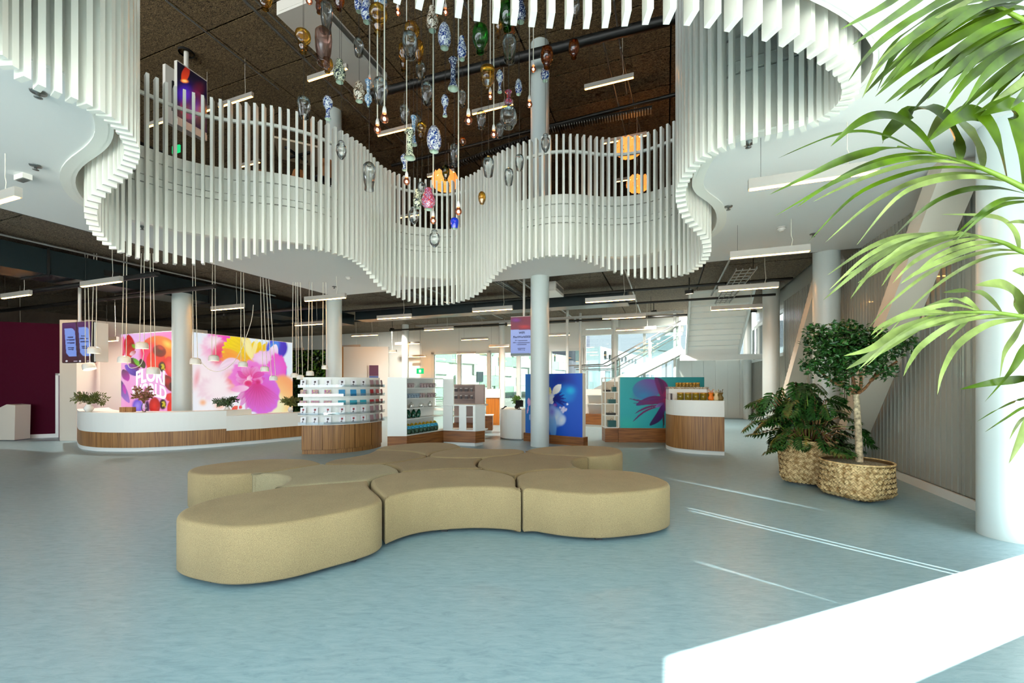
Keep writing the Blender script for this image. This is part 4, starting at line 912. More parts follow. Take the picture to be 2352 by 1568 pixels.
def paint_teal(c):
    c.fill((24, 130, 140), (20, 168, 176), (1600, 880), (1430, 980)); c.oval(1440, 975, 40, 25, 0, (30, 180, 170), (24, 160, 168), .6)
    c.oval(1486, 893, 33, 23, -8, (110, 60, 150), (26, 120, 170), .05, p0=(1505, 872), p1=(1475, 912)); c.oval(1478, 908, 22, 12, -5, (24, 130, 180), (60, 100, 170), .5, alpha=.7)
    c.petal(1505, 866, 1523, 916, 13, (80, 14, 96), (120, 16, 90), bend=-8); c.petal(1512, 868, 1521, 905, 5, (50, 12, 80), (90, 10, 80), bend=-5)
    c.oval(1542, 912, 20, 17, -20, (150, 10, 80), (110, 14, 90), .1); c.oval(1538, 904, 12, 9, -20, (200, 20, 90), (150, 14, 90), .4)
    c.petal(1540, 918, 1460, 930, 9, (120, 14, 90), (60, 30, 120), bend=6, vein=.2); c.petal(1525, 915, 1540, 950, 10, (150, 12, 84), (90, 10, 80))
    for x0, y0, x1, y1, w, b_ in ((1535, 918, 1446, 915, 2.6, -6), (1535, 922, 1453, 925, 2.4, -3), (1520, 930, 1457, 950, 2.4, 5), (1520, 932, 1452, 970, 2.2, 8)): c.petal(x0, y0, x1, y1, w, (120, 12, 90), (70, 30, 100), bend=b_)
    c.petal(1525, 925, 1492, 977, 9, (80, 20, 110), (30, 20, 80), bend=-7); c.petal(1524, 945, 1524, 983, 2, (70, 20, 50), (50, 14, 40)); c.petal(1505, 935, 1524, 925, 4, (130, 110, 190), (90, 40, 120))
def displaywall(name, p, q, t, zb, z1, painter, nx, label, side=None):
    o = thing('display_wall', (p+q)/2, label, 'display wall'); tt = (q-p).normalized(); n = Vector((tt.y, -tt.x, 0)); n = -n if n.dot(p+q) > 0 else n
    MB().prism([p+n*.03-tt*.04, q+n*.03+tt*.04, q-n*(t+.03)+tt*.04, p-n*(t+.03)-tt*.04], 0, zb).build('base', M_woodh, o)
    MB().prism([p, q, q-n*t, p-n*t], zb, z1).build('body', M_white, o)
    print_panel('print', p, q, zb, z1, nx, 90, painter, M_print, o, n*.004)
    return o
displaywall('blue', Vector((.34, 10.53, 0)), Vector((1.62, 9.60, 0)), .16, .207, 1.68, paint_blue, 90, 'blue display wall with a pale flower print on oak base, behind the grey column')
ta, tb = Vector((2.66, 10.30, 0)), Vector((4.70, 10.22, 0))
tw = displaywall('teal', ta, tb, .16, .35, 1.60, paint_teal, 120, 'teal display wall with a purple columbine print, left of the product counter')
# open shelf frame at the left end of the teal wall
sf = thing('shelf_rack', ta-Vector((.2, 0, 0)), 'narrow white open shelf rack at the left end of the teal wall', 'shelf rack'); x0, x1, y0, y1 = ta.x-.36, ta.x-.03, ta.y+.02, ta.y+.4
MB().box(x0, x1, y0, y1, 0, .34).build('base', M_woodh, sf)
for x in (x0, x1):
    for y in (y0, y1): MB().box(x-.012, x+.012, y-.012, y+.012, .34, 1.60).build('post', M_white, sf)
for z in (.36, .66, .95, 1.24, 1.59): MB().box(x0, x1, y0, y1, z-.018, z).build('shelf', M_white, sf)
M_tealbag = mat('teal_packaging', (16, 84, 84), .4)
for i_, (z, x, w, h, mt, lb) in enumerate(((.36, .2, .2, .16, M_tealbag, 'teal gift bag on the bottom shelf'), (.66, .18, .22, .05, M_black, 'flat black box on the second shelf'), (.95, .2, .18, .1, M_tealbag, 'teal jar set on the third shelf'), (1.24, .09, .14, .05, M_black, 'flat black box on the upper shelf'), (1.24, .26, .09, .12, M_tealbag, 'small teal bag on the upper shelf'))):
    o = thing('gift_bag', (x0+x, y0+.2, z), lb+' of the open rack', 'gift'); X = x0+x
    MB().box(X-w/2, X+w/2, y0+.1, y0+.26, z, z+h).build('body', mt, o); MB().tube([(X-w*.2, y0+.18, z+h), (X-w*.1, y0+.18, z+h+.04), (X+w*.1, y0+.18, z+h+.04), (X+w*.2, y0+.18, z+h)], .004, 5).build('handle', M_wire, o)
# shelving further back between the two walls
fs_ = thing('wall_shelf', P(1370, 880, 14), 'low white wall shelving with oak base, seen between blue and teal walls', 'shelf unit')
qa, qb = P(1345, 880, 14.2), P(1420, 880, 13.6); qa.z = qb.z = 0
MB().wall(qa, qb, 0.08, .42, .4).build('base', M_woodh, fs_); MB().wall(qa, qb, 0, .08, .36).build('plinth', M_white, fs_); MB().wall(qa+Vector((0, .2, 0)), qb+Vector((0, .2, 0)), .42, 1.25, .03).build('back_panel', M_wall, fs_)
for z in (.75, 1.05): MB().wall(qa, qb, z, z+.02, .3).build('shelf', M_white, fs_)
gw = thing('partition', P(1400, 880, 12.4), 'grey upright partition board behind the open rack', 'partition'); a = P(1384, 880, 12.4); b_ = P(1424, 880, 12.2)
MB().wall((a.x, a.y), (b_.x, b_.y), .1, 1.50, .05).build('board', M_beige, gw); MB().wall((a.x, a.y), (b_.x, b_.y), 0, .1, .09).build('foot', M_beige, gw)

# ================================================================ PRODUCT COUNTER on the right
cf = spline([fl(x, y) for x, y in ((1534, 1021), (1529, 1026), (1532, 1031), (1548, 1036.5), (1575, 1040.5), (1610, 1043.5), (1664, 1046.5))], 5)
pc = thing('product_counter', cf[-1], 'rounded white and oak product counter with jars, beside the teal wall', 'counter')
bkc = [cf[-1]+U*.85, cf[0]+V*.25]
def cprism(o, z0, z1): g_ = [p-Vector((p.x, p.y, 0)).normalized()*o for p in cf]; return MB().prism(g_+bkc, z0, z1)
cprism(-.04, 0, .085).build('plinth', M_white, pc); cprism(0, .085, .775).build('oak_front', M_wood, pc); cprism(.012, .775, 1.10).build('counter_front', M_white, pc)
up = [cf[8]+U*.35, cf[12]+U*.28, cf[-4]+U*.30-V*.05, cf[-4]+U*.55, cf[8]+U*.6]
MB().prism(up, 1.10, 1.325).build('upper_tier', M_white, pc)
M_tin = pattern('gold_floral_tin', (190, 150, 60), (80, 70, 20), 60, ink2=(40, 30, 10)); M_tin2 = pattern('olive_floral_tin', (130, 116, 30), (70, 66, 10), 60, ink2=(150, 120, 40)); M_lid = mat('gold_lid', (190, 150, 70), .3, .7)
def tin(p, r, h, m, lab, grp):
    o = thing('tin', p, lab, 'tin', grp); MB().lathe([(0, 0), (r, 0), (r, h*.9), (0, h*.9)], 14, p).build('can', m, o); MB().lathe([(r*1.04, h*.86), (r*1.04, h), (0, h)], 14, p).build('lid', M_lid, o)
for k in range(6):
    p = P(1563+17.5*k, 880, 8.86-.035*k); p.z = 1.10; tin(p, .068, .155, M_tin2, 'olive gold floral tin, %s from left in the lower row on the product counter' % ORD[k], 'tins on the product counter')
for k in range(7):
    p = up[0].lerp(up[2], .3+.085*k)+U*.1; p.z = 1.345; tin(p, .036, .12, M_tin, 'slim gold tin, %s from left on top of the product counter' % ORD[k], 'tins on top of the product counter')
M_leafy = pattern('brown_patterned_box', (210, 200, 176), (110, 80, 40), 50)
o = thing('patterned_tray', up[0]+Z*1.325, 'flat brown patterned tray on the upper tier of the product counter', 'tray'); MB().prism(up, 1.326, 1.336).build('tray_floor', M_leafy, o)
ins = [p*.985+sum(up, Vector())/5*.015 for p in up]
for i in range(5): MB().wall(up[i-1], up[i], 1.336, 1.37, .012).build('rim', M_leafy, o)
for k, (px, m_, lb) in enumerate(((1633, mat('orange_dried_flower', (226, 120, 20), .6), 'orange'), (1645, mat('cream_dried_flower', (222, 206, 160), .6), 'cream'), (1655, mat('brown_dried_flower', (110, 90, 40), .6), 'brown'))):
    p = P(px, 880, 8.62-.03*k); p.z = 1.10; o = thing('potpourri_bag', p, '%s bunch of dried flowers at the right end of the product counter' % lb, 'dried flowers')
    MB().lathe([(0, 0), (.045, 0), (.06, .05), (.03, .11), (.05, .15), (0, .12)], 10, p).build('bag', m_, o)
    for j in range(6): a = j*1.05; MB().tube([p+Z*.1, p+Vector((.05*cos(a), .05*sin(a), .17+.03*(j % 3)))], .006, 5).build('sprig', m_, o)
bx = P(1540, 880, 8.95); bx.z = 1.10; o = thing('gift_box', bx, 'white and dark striped box at the left end of the product counter', 'box'); MB().box(bx.x-.06, bx.x+.06, bx.y-.05, bx.y+.05, 1.10, 1.23).build('box_body', M_boxw, o); MB().box(bx.x-.02, bx.x+.02, bx.y-.053, bx.y+.053, 1.10, 1.233).build('band', M_boxd, o)

# ================================================================ WHITE CASH DESK further back
wd = spline([fl(x, y) for x, y in ((1149, 1001), (1150, 1006), (1160, 1009), (1180, 1010.5), (1198, 1011))], 4)
wdk = thing('cash_desk', wd[8], 'plain white curved cash desk left of the blue display wall', 'desk')
MB().prism(wd+[wd[-1]+U*.6, wd[0]+U*.5], .03, .775).build('body', M_white, wdk); MB().prism([p+U*.03 for p in wd]+[wd[-1]+U*.55, wd[0]+U*.45], 0, .03).build('plinth', M_grey, wdk)
mp_ = P(1193, 880, 10.75); o = thing('monitor', (mp_.x, mp_.y, .775), 'small dark monitor on the white cash desk', 'monitor'); MB().obox((mp_.x, mp_.y, .93), (.10, .02, 0), (0, .01, .004), (0, -.03, .085)).build('screen', M_black, o); MB().box(mp_.x-.05, mp_.x+.05, mp_.y-.02, mp_.y+.06, .775, .79).build('foot', M_black, o); MB().tube([(mp_.x, mp_.y+.03, .78), (mp_.x, mp_.y+.02, .9)], .012, 6).build('stand', M_black, o)
sc_ = P(1156, 880, 10.9); o = thing('barcode_scanner', (sc_.x, sc_.y, .775), 'dark hand scanner on the left end of the white cash desk', 'scanner'); MB().tube([(sc_.x-.05, sc_.y, .785), (sc_.x, sc_.y, .80), (sc_.x+.05, sc_.y, .84)], [.012, .016, .02], 7).build('handle', M_black, o); MB().box(sc_.x+.03, sc_.x+.09, sc_.y-.02, sc_.y+.02, .83, .86).build('head', M_black, o)
# orange cabinet with white top, by the windows
oc = P(1131, 880, 14.5); M_orange = wood('orange_oak', (176, 96, 14), (206, 124, 30)); o = thing('cabinet', (oc.x, oc.y, 0), 'orange oak cabinet with white top by the far windows', 'cabinet')
MB().box(oc.x-.22, oc.x+.24, oc.y, oc.y+.5, 0, .95).build('body', M_orange, o); MB().box(oc.x-.30, oc.x+.27, oc.y-.03, oc.y+.55, .95, 1.25).build('top', M_white, o); MB().box(oc.x-.2, oc.x+.2, oc.y-.012, oc.y, .06, .92).build('door', M_orange, o)
ob = P(1125, 880, 12.2); o = thing('bench', (ob.x, ob.y, 0), 'low oak bench box behind the right end of the white unit', 'bench'); MB().box(ob.x-.28, ob.x+.08, ob.y, ob.y+.4, .08, .5).build('body', M_woodh, o); MB().box(ob.x-.26, ob.x+.06, ob.y+.03, ob.y+.37, 0, .08).build('plinth', M_white, o); MB().box(ob.x-.30, ob.x+.10, ob.y-.02, ob.y+.42, .5, .52).build('top', M_white, o)

# ================================================================ TICKET KIOSK on the left
k0 = fl(26, 1012); ks = thing('ticket_kiosk', k0, 'white wedge-shaped ticket kiosk in front of the purple wall', 'kiosk')
yk = k0.y; prof = [(-.99, .02), (.13, .02), (.15, .90), (-.07, .92), (-.32, .80), (-.72, .80), (-.97, .72)]
vs = [(k0.x+x-.05, yk, z) for x, z in prof]+[(k0.x+x-.05, yk+.34, z) for x, z in prof]; n = len(prof)
MB().add(vs, [tuple(range(n)), tuple(range(2*n-1, n-1, -1))]+[(i, n+i, n+(i+1) % n, (i+1) % n) for i in range(n)]).build('body', M_beige, ks)
MB().obox((k0.x-.52, yk+.17, .815), (.14, 0, 0), (0, .1, 0), (0, 0, .012)).build('touch_screen', M_black, ks); MB().box(k0.x-.97, k0.x+.05, yk+.02, yk+.32, 0, .02).build('foot', M_grey, ks)

# ================================================================ LINEAR PENDANT LAMPS
def bar_lamp(x, y, zb, L_, label, ceil, m=M_lamp, grp='linear pendant lamps downstairs', right=None, d=None):
    p = P(x, y, d) if d else Pz(x, y, zb)
    if right: p = p-V*L_
    c = p+V*(L_/2); o = thing('linear_pendant_lamp', c, label, 'pendant lamp', grp)
    ho = MB().obox(c+Z*.055, V*(L_/2), U*.03, Z*.05).build('housing', M_bar, o)
    MB().obox(c+Z*.002, V*(L_/2-.008), U*.016, Z*.006).build('diffuser', m, ho)
    MB().obox(c+Z*.055-V*(L_/2+.003), V*.003, U*.03, Z*.052).build('end_cap', M_bar, ho)
    MB().obox(c+Z*.055+V*(L_/2+.003), V*.003, U*.03, Z*.052).build('end_cap', M_bar, ho)
    q = c+V*(L_*.28); MB().tube([q+Z*.1, q+Z*.2+V*.02, Vector((q.x, q.y, (c.z+ceil)/2)), Vector((q.x, q.y, ceil))], .004, 5).build('cable', M_cord, o)
    q = c-V*(L_*.4); MB().tube([q+Z*.1, Vector((q.x, q.y, ceil))], .0022, 4).build('wire', M_wire, o)
    return o
LO = [(1720,437,1.05,'nearest lamp under the soffit, partly behind the palm leaves'),(1677,594,1.05,'lamp at the soffit edge, upper right of the product counter'),(1650,669,1.1,'lamp in front of the ceiling grille near the right wall'),(1633,713,1.2,'lamp in front of the sloping stair underside'),
(1345,695,1.15,'lamp to the right of the central grey column'),(1384,733,1.25,'lamp left of the stair top, under the long cable tray'),(1086,716,1.15,'lamp left of the central column, under the white ceiling unit'),(867,733,1.2,'lamp midway above the white shelf unit'),(701,692,1.2,'lamp crossing the top of the left grey column'),
(486,713,1.2,'lamp above the wide light box'),(188,659,1.3,'lamp hanging in front of the dark duct at left'),(678,748,1.2,'small lamp left of the left grey column'),(808,772,1.3,'lamp right of the left grey column, lower'),(975,759,1.2,'lamp high above the pouches shelf'),(1060,781,1.3,'far lamp left of the hanging screen'),
(1166,747,1.0,'lamp crossing the hanging screen'),(1415,759,1.4,'lamp in front of the stair window'),(1259,771,.9,'far lamp just right of the central column'),(908,791,1.4,'far lamp above the far white column'),(987,803,1.5,'far lamp at the top of the mint windows')]
for x, y, L_, lb in LO: bar_lamp(x, y, 3.4, L_, 'downstairs glowing bar '+lb, ZS if y < 600 else ZC)
for x, y, d_, L_, lb in ((864,810,20,1.15,'far lamp in front of the white wall'),(936,820,22,1.1,'farthest lamp before the exit sign'),(1050,813,20.5,1.0,'far lamp inside the mint windows'),(1124,797,19,.95,'far lamp left of the screen bottom'),(786,798,19,1.0,'far lamp beside the wooden wall edge'),(664,805,18,.8,'far lamp in front of the plant wall')):
    bar_lamp(x, y, 0, L_, 'downstairs glowing bar '+lb, ZC, d=d_)
for x, y, L_, lb in ((42,453,1.2,'lamp at the left edge under the soffit'),(70,677,1.2,'lamp at the left edge above the kiosk'),(55,759,1.0,'lowest lamp at the left edge, before the purple wall')):
    bar_lamp(x, y, 3.4 if y < 700 else 3.0, L_, 'downstairs glowing bar '+lb, ZS if y < 500 else ZC, right=True)
UPL = [(708,187,1.1,'beside the blue and white vase, left of the cords'),(503,247,1.15,'right of the hanging upstairs screens'),(442,266,.7,'just right of the screens, lower'),(340,292,.9,'at the far left behind the slats'),(1343,206,1.1,'far right, under the brown ceiling'),(1085,263,1.1,'behind the clear glass globe'),(868,313,1.1,'behind the glowing bulbs at centre'),(1384,331,1.2,'above the upper petal lamp'),(1415,418,.9,'beside the lower petal lamp'),(549,385,.9,'low behind the slats at left'),(982,407,1.0,'above the centre petal lamp'),(916,501,1.0,'lowest, deep behind the centre slats')]
for x, y, L_, lb in UPL: bar_lamp(x, y, 8.3 if y < 480 else 7.9, L_, 'upstairs glowing bar lamp '+lb, ZT, M_lamp2, 'linear pendant lamps upstairs')

o = bar_lamp(243, 784, 0, .5, 'short warm wall-washer bar left of the poppy light box', ZC, d=10.9)

# ================================================================ CHANDELIER of vases, glasses and bulbs
PROF = {   # (radius, height) from the top (closed foot) down to the mouth, unit height 1, unit radius 1
 'tumbler': [(0, 1), (.55, 1), (.85, .93), (1, .75), (.98, .5), (.85, .2), (.72, 0)],
 'tall': [(0, 1), (.6, 1), (.95, .9), (1, .7), (.9, .4), (.72, .15), (.75, 0)],
 'gourd': [(0, 1), (.5, .98), (.9, .86), (1, .70), (.85, .52), (.52, .42), (.62, .30), (.6, .18), (.42, .08), (.45, 0)],
 'globe': [(0, 1), (.45, .97), (.82, .83), (1, .55), (.9, .28), (.6, .08), (.55, 0)],
 'bottle': [(0, 1), (.5, .99), (.85, .9), (1, .65), (.92, .4), (.6, .2), (.42, .1), (.48, 0)],
 'vase': [(0, 1), (.5, 1), (.55, .93), (.48, .86), (.8, .66), (1, .42), (.9, .2), (.55, .06), (.6, 0)],
 'ovoid': [(0, 1), (.45, 1), (.75, .85), (1, .5), (.92, .25), (.6, .05), (.62, 0)],
 'trumpet': [(0, 1), (.8, 1), (.9, .95), (.55, .86), (.45, .6), (.48, .35), (.6, .18), (1, .02), (1, 0)],
 'hour': [(0, 1), (.8, 1), (.9, .95), (.4, .8), (.5, .62), (.35, .5), (.9, .38), (.95, .22), (.4, .1), (.3, 0)],
 'foot': [(0, 1), (.6, .98), (1, .8), (.9, .6), (.4, .42), (.35, .2), (.6, .05), (.62, 0)],
 'bowl': [(0, 1), (.95, 1), (1, .92), (.95, .6), (.98, .45), (.7, .25), (.25, .12), (.2, 0)],
 'crystal': [(0, 1), (.5, 1), (.6, .94), (.45, .88), (.9, .72), (1, .45), (.8, .2), (.4, .04), (.3, 0)],
}
def hang_vase(x, y, w, h, kind, m, desc, d, ceil=ZT):
    r = w/2/F*d; hh = h/F*d*1.0; c = P(x, y+h/2, d); top = c+Z*hh
    o = thing('hanging_vase', top, desc, 'vase', 'upside-down vases and glasses hung in the atrium')
    prof = [(q[0]*r, q[1]*hh) for q in reversed(PROF[kind])]
    solid = m in (M_delft, M_delftdark, M_delftlight, M_brownvase, M_greenvase, M_multi, M_cobalt)
    ve = MB().lathe(prof, 20, c).build('vessel', m, o, origin=c)
    if solid:
        ri = prof[0][0]; MB().lathe([(ri*.98, .0), (ri*.8, .002), (ri*.72, .02), (0, .04)], 16, c).build('inner_glaze', M_inner, ve)
    elif kind in ('tumbler', 'tall', 'bottle', 'globe'):
        MB().lathe([(prof[0][0]*.97, 0), (prof[0][0]*1.03, .004), (prof[0][0]*.97, .008)], 18, c).build('rim', m, ve)
        MB().lathe([(0, hh*.93), (r*.35, hh*.90), (r*.5, hh*.97)], 16, c).build('thick_base', m, ve)
    MB().tube([top, Vector((top.x, top.y, ceil))], .0022, 4).build('wire', M_wire, o)
def hang_bulb(x, y, w, desc, d):
    r = w/2/F*d; c = P(x, y, d); o = thing('light_bulb', c+Z*r*3.2, desc, 'light bulb', 'bare bulbs hung in the atrium')
    MB().lathe([(0, -r), (.5*r, -.87*r), (.87*r, -.5*r), (r, 0), (.87*r, .5*r), (.6*r, .95*r), (.42*r, 1.35*r)], 16, c).build('glass', M_bulbglass, o)
    MB().lathe([(0, -.45*r), (.3*r, -.3*r), (.36*r, 0), (.2*r, .35*r), (0, .5*r)], 10, c).build('filament', M_bulb, o)
    MB().lathe([(0, 1.2*r), (.52*r, 1.25*r), (.5*r, 2.2*r), (.3*r, 2.9*r), (.12*r, 3.2*r), (0, 3.2*r)], 12, c).build('socket', M_socket, o)
    MB().tube([c+Z*3.1*r, Vector((c.x, c.y, ZT))], .0075, 6).build('cord', M_cord, o)
VS = [
(609,-2,32,46,'bottle',M_amber,'amber glass jar at the top left of the hanging cluster',5.2),(733,2,24,56,'gourd',M_brown,'dark amber gourd glass behind the tall clear tumbler',6.0),(750,39,27,66,'tall',M_clear,'tall clear glass above the mauve textured vase',5.0),(779,2,24,40,'bottle',M_brown,'brown glass jar at the top edge, right of the tall clear glass',5.8),
(696,94,34,52,'gourd',M_amber,'amber gourd-shaped glass, leftmost of the hanging cluster below the top edge',5.4),(743,107,37,80,'tall',M_mauve,'long mauve textured glass vase in front of the white ceiling unit',5.0),(752,150,25,32,'bottle',M_amber,'small amber glass just below the mauve vase',5.6),(780,164,28,50,'vase',M_greenvase,'green and white figured vase at the end of the glowing bar',5.3),
(824,109,22,38,'tumbler',M_clear,'small clear tumbler over the right end of the white ceiling unit',6.0),(824,8,20,38,'ovoid',M_delft,'narrow blue and white vase at the top, left of the gold gourd',5.8),(842,22,26,58,'vase',M_delft,'blue and white vase with leaf frieze touching the gold gourd',5.2),(874,2,30,30,'ovoid',M_delftlight,'pale blue vase above the gold gourd glass',5.6),
(869,45,42,66,'gourd',M_amber,'large golden gourd glass near the top of the cords',5.0),(825,211,26,44,'ovoid',M_brownvase,'cream vase with brown flowers beside the blue hourglass',5.3),(846,215,18,60,'hour',M_delftlight,'slim blue-topped hourglass vase under a white socket',5.3),(874,208,33,54,'tumbler',M_clear,'large clear tumbler in front of the two bulb cords',4.8),
(698,247,29,46,'tumbler',M_clear,'clear tumbler hanging over the slats at left',5.2),(753,248,22,52,'foot',M_delft,'blue and white footed vase in front of the upstairs column',5.2),(966,163,22,38,'tumbler',M_clear,'clear tumbler below the amber cluster',6.0),(980,214,27,46,'tumbler',M_clear,'clear tumbler left of the slim blue vase',5.6),
(993,44,28,54,'vase',M_brownvase,'grey brown engraved vase below the near slats',5.2),(1021,83,31,55,'ovoid',M_delft,'blue vase with white rim, right of the engraved vase',5.2),(1061,111,22,52,'vase',M_delft,'small blue and white baluster vase left of the green bottle',5.2),(946,70,35,36,'globe',M_amber,'amber glass ball at the top of the amber cluster',5.4),
(941,104,34,54,'tall',M_clear,'ribbed clear glass in front of the amber ball',5.0),(927,130,25,64,'gourd',M_amber,'amber gourd with long neck at the left of the amber cluster',5.5),(962,119,23,50,'bottle',M_amber,'amber bottle at the right of the amber cluster',5.8),(1041,170,25,68,'trumpet',M_delftdark,'dark blue trumpet vase with pale green mouth',5.1),
(1022,243,18,48,'foot',M_delft,'slim blue and white vase left of the clear tumbler at mid height',5.4),(1061,226,20,34,'tumbler',M_clear,'clear tumbler beside the longest bulb cord',6.0),(929,261,22,37,'tumbler',M_clear,'clear tumbler above the glowing bar at centre',5.8),(957,279,22,30,'globe',M_clear,'clear ball behind the pale blue tall vase',5.9),
(968,300,24,38,'gourd',M_amber,'small amber gourd behind the pale blue tall vase',5.9),(950,300,16,66,'trumpet',M_delftlight,'tall pale blue vase behind the flowered trumpet vase',5.5),(997,320,34,56,'ovoid',M_delft,'large blue vase with a white medallion at the centre',5.0),(941,332,27,62,'trumpet',M_greenvase,'cream trumpet vase with brown flowers at the centre',5.1),
(929,373,18,36,'foot',M_delft,'small blue vase directly above a low bulb at left',5.6),(1105,275,22,38,'tumbler',M_clear,'clear tumbler left of the large glass globe',5.5),(1168,268,42,50,'globe',M_clear,'large clear glass globe beside the upstairs column',5.0),(1148,300,19,32,'tumbler',M_clear,'small clear tumbler below the large glass globe',5.8),
(1063,324,17,16,'globe',M_brown,'tiny amber ball right of the blue medallion vase',6.2),(1043,356,19,50,'tall',M_clear,'tall cut clear vase below the amber ball',5.6),(1024,397,18,34,'bottle',M_olive,'olive green bottle in front of the centre petal lamp',6.0),(784,345,23,40,'crystal',M_clear,'cut crystal vase in front of the slats at left',5.3),
(848,406,28,62,'tall',M_clear,'tall fluted clear glass in front of the steep slats',5.0),(969,429,20,22,'globe',M_clear,'clear ball above the multicoloured vase',5.9),(959,457,21,42,'vase',M_greenvase,'green figured vase left of the multicoloured vase',5.6),(984,457,32,48,'vase',M_multi,'red, blue and white multicoloured vase, low in the cluster',5.2),
(950,495,23,38,'crystal',M_clear,'cut clear glass below the green figured vase',5.4),(1044,513,19,24,'tumbler',M_cobalt,'cobalt blue tumbler, low at the right of the lowest bulb',5.4),(998,548,25,38,'crystal',M_clear,'cut clear glass, lowest of all hanging vessels',5.2),(1107,454,18,28,'globe',M_amber,'pale amber ball in front of the slats at right',5.8),
(1122,383,26,42,'tumbler',M_clear,'fluted clear glass at the right edge of the low cluster',5.4),(1169,406,21,36,'tumbler',M_clear,'fluted clear tumbler before the right slats, lower of two',5.4),(1193,373,20,34,'tumbler',M_clear,'fluted clear tumbler before the right slats, upper of two',5.4),(1253,329,21,40,'crystal',M_clear,'cut crystal vase in front of the upstairs column foot',5.4),
(1103,89,38,62,'bottle',M_green,'dark green glass bottle, right of the long cords',5.0),(1165,36,38,64,'bottle',M_green,'bright green glass bottle behind the near slats',5.0),(1145,66,17,42,'gourd',M_amber,'small amber gourd left of the bright green bottle',5.8),(1170,70,28,26,'bottle',M_brown,'brown jar half hidden below the bright green bottle',5.9),
(1196,25,26,52,'vase',M_delftdark,'dark blue and white vase right of the bright green bottle',5.4),(1170,112,32,58,'tall',M_clear,'tall clear glass below the bright green bottle',5.2),(1120,181,33,48,'bowl',M_amber,'golden bowl-shaped glass with a thin stem',5.2),(1148,187,17,50,'foot',M_delft,'slim blue vase right of the golden bowl',5.5),
(1191,200,17,34,'ovoid',M_delft,'small white vase with blue band beside the upstairs column',5.6),(1168,227,19,34,'hour',M_multi,'pink and blue vase above the large glass globe',5.7),(1256,132,29,48,'bottle',M_brown,'amber brown glass jar in front of the upstairs column',5.3),(1252,170,20,32,'ovoid',M_delft,'small blue and white vase just below the amber brown jar',5.5),
(1318,113,25,40,'bottle',M_brown,'brown glass jar, farthest right of the hanging cluster',6.0),(1321,20,22,44,'bottle',M_clear,'clear glass jar behind the near slats at right',5.4)]
for x, y, w, h, k, m_, ds, d_ in VS: hang_vase(x, y, w, h, k, m_, ds, d_)
for x, y, w, ds, d_ in ((710,2,15,'bare bulb at the top edge, left of the tall clear glass',5.2),(883,273,19,'bare bulb, higher of the pair below the large tumbler',4.6),(867,298,17,'bare bulb, lower of the pair below the large tumbler',5.0),(914,29,13,'bare bulb at the top, right of the gold gourd',6.0),(1023,28,14,'bare bulb at the top, right of the engraved vase',6.0),(934,417,15,'bare bulb in front of the slats below the small blue vase',5.4),(1076,277,18,'bare bulb on a long cord right of the blue medallion vase',4.8),
 (1134,309,15,'bare bulb left of the small tumbler under the glass globe',5.4),(995,507,15,'lowest bare bulb of all, at the centre',5.4),(1053,486,16,'bare bulb above the cobalt tumbler',5.2),(1126,222,13,'bare bulb below the golden bowl',6.0),(1225,159,13,'bare bulb in front of the upstairs column, upper',6.0),(1216,240,14,'bare bulb in front of the upstairs column, lower',5.8),(849,186,10,'bare bulb hidden behind the blue hourglass vase',6.4)):
    hang_bulb(x, y, w, ds, d_)

# petal lamps upstairs
M_petal = mat('glowing_petal', (250, 190, 120), .6, emit=.45, ecol=(255, 170, 80), trans=.3); M_core = emis('petal_lamp_core', (255, 180, 90), 5)
for x, y, w, d_, lb in ((1445,338,72,11.4,'upper one by the right slats'),(1465,421,62,12.4,'lower one by the right slats'),(1022,414,74,12.6,'behind the centre slats')):
    c = P(x, y, d_); R_ = w/2/F*d_; o = thing('petal_pendant_lamp', c, 'glowing petal-clad pendant lamp upstairs, '+lb, 'pendant lamp', 'petal lamps upstairs'); rr = random.Random(x)
    MB().lathe([(0, -.2*R_), (.3*R_, 0), (0, .25*R_)], 10, c).build('glowing_core', M_core, o)
    for k in range(34):
        a = k*2.4; e = -.75+1.25*(k/34); n = Vector((cos(a)*cos(e), sin(a)*cos(e), sin(e)*.75)); q = c+n*R_*.8; t = Z.cross(n).normalized(); b_ = n.cross(t); s_ = R_*.26
        MB().add([q-t*s_, q-t*s_*.6-b_*s_*.8, q+t*s_*.6-b_*s_*.8, q+t*s_, q+b_*s_*.9], [(0, 1, 2, 3, 4)]).build('petal', M_petal, o)
    MB().tube([c+Z*R_*.3, Vector((c.x, c.y, ZT))], .006, 5).build('cord', M_wire, o)

# ================================================================ RECEPTION PENDANTS (white cups on looped cords)
SLACK = [(449, 829, [(456, 824), (480, 848), (510, 851), (545, 820), (575, 745), (582, 700)]), (326, 793, [(328, 800), (330, 815), (322, 838), (300, 845), (292, 832)])]
def cup_lamp(x, y, w, lab, tilt=0, d=9.3, hook=None):
    r = w/2/F*d; c = P(x, y, d); o = thing('cup_pendant_lamp', c, lab, 'pendant lamp', 'white cup pendant lamps over the reception')
    ax = Vector((sin(tilt), 0, cos(tilt)))
    sh = MB().lathe([(r, -.62*r), (r*1.0, -.3*r), (r*.97, .2*r), (r*.85, .5*r), (r*.5, .66*r), (0, .7*r)], 20, c, ax).build('shade', M_white, o)
    MB().lathe([(r*.93, -.55*r), (0, -.55*r)], 20, c, ax).build('diffuser', M_cupglow, sh)
    hk = hook or (c.x+.1, c.y)
    MB().tube([c+ax*.68*r-Vector((.05, 0, 0)), Vector((hk[0]-.03, hk[1], ZC))], .007, 5).build('cord', M_cord, o)
    MB().tube([c+ax*.68*r+Vector((.05, 0, 0)), Vector((hk[0]+.03, hk[1], ZC))], .007, 5).build('cord', M_cord, o)
    for sx, sy, pts in SLACK:
        if (sx, sy) == (x, y): MB().tube(spline([P(px, py, d-.05) for px, py in pts], 6), .007, 5).build('slack_cord', M_cord, o)
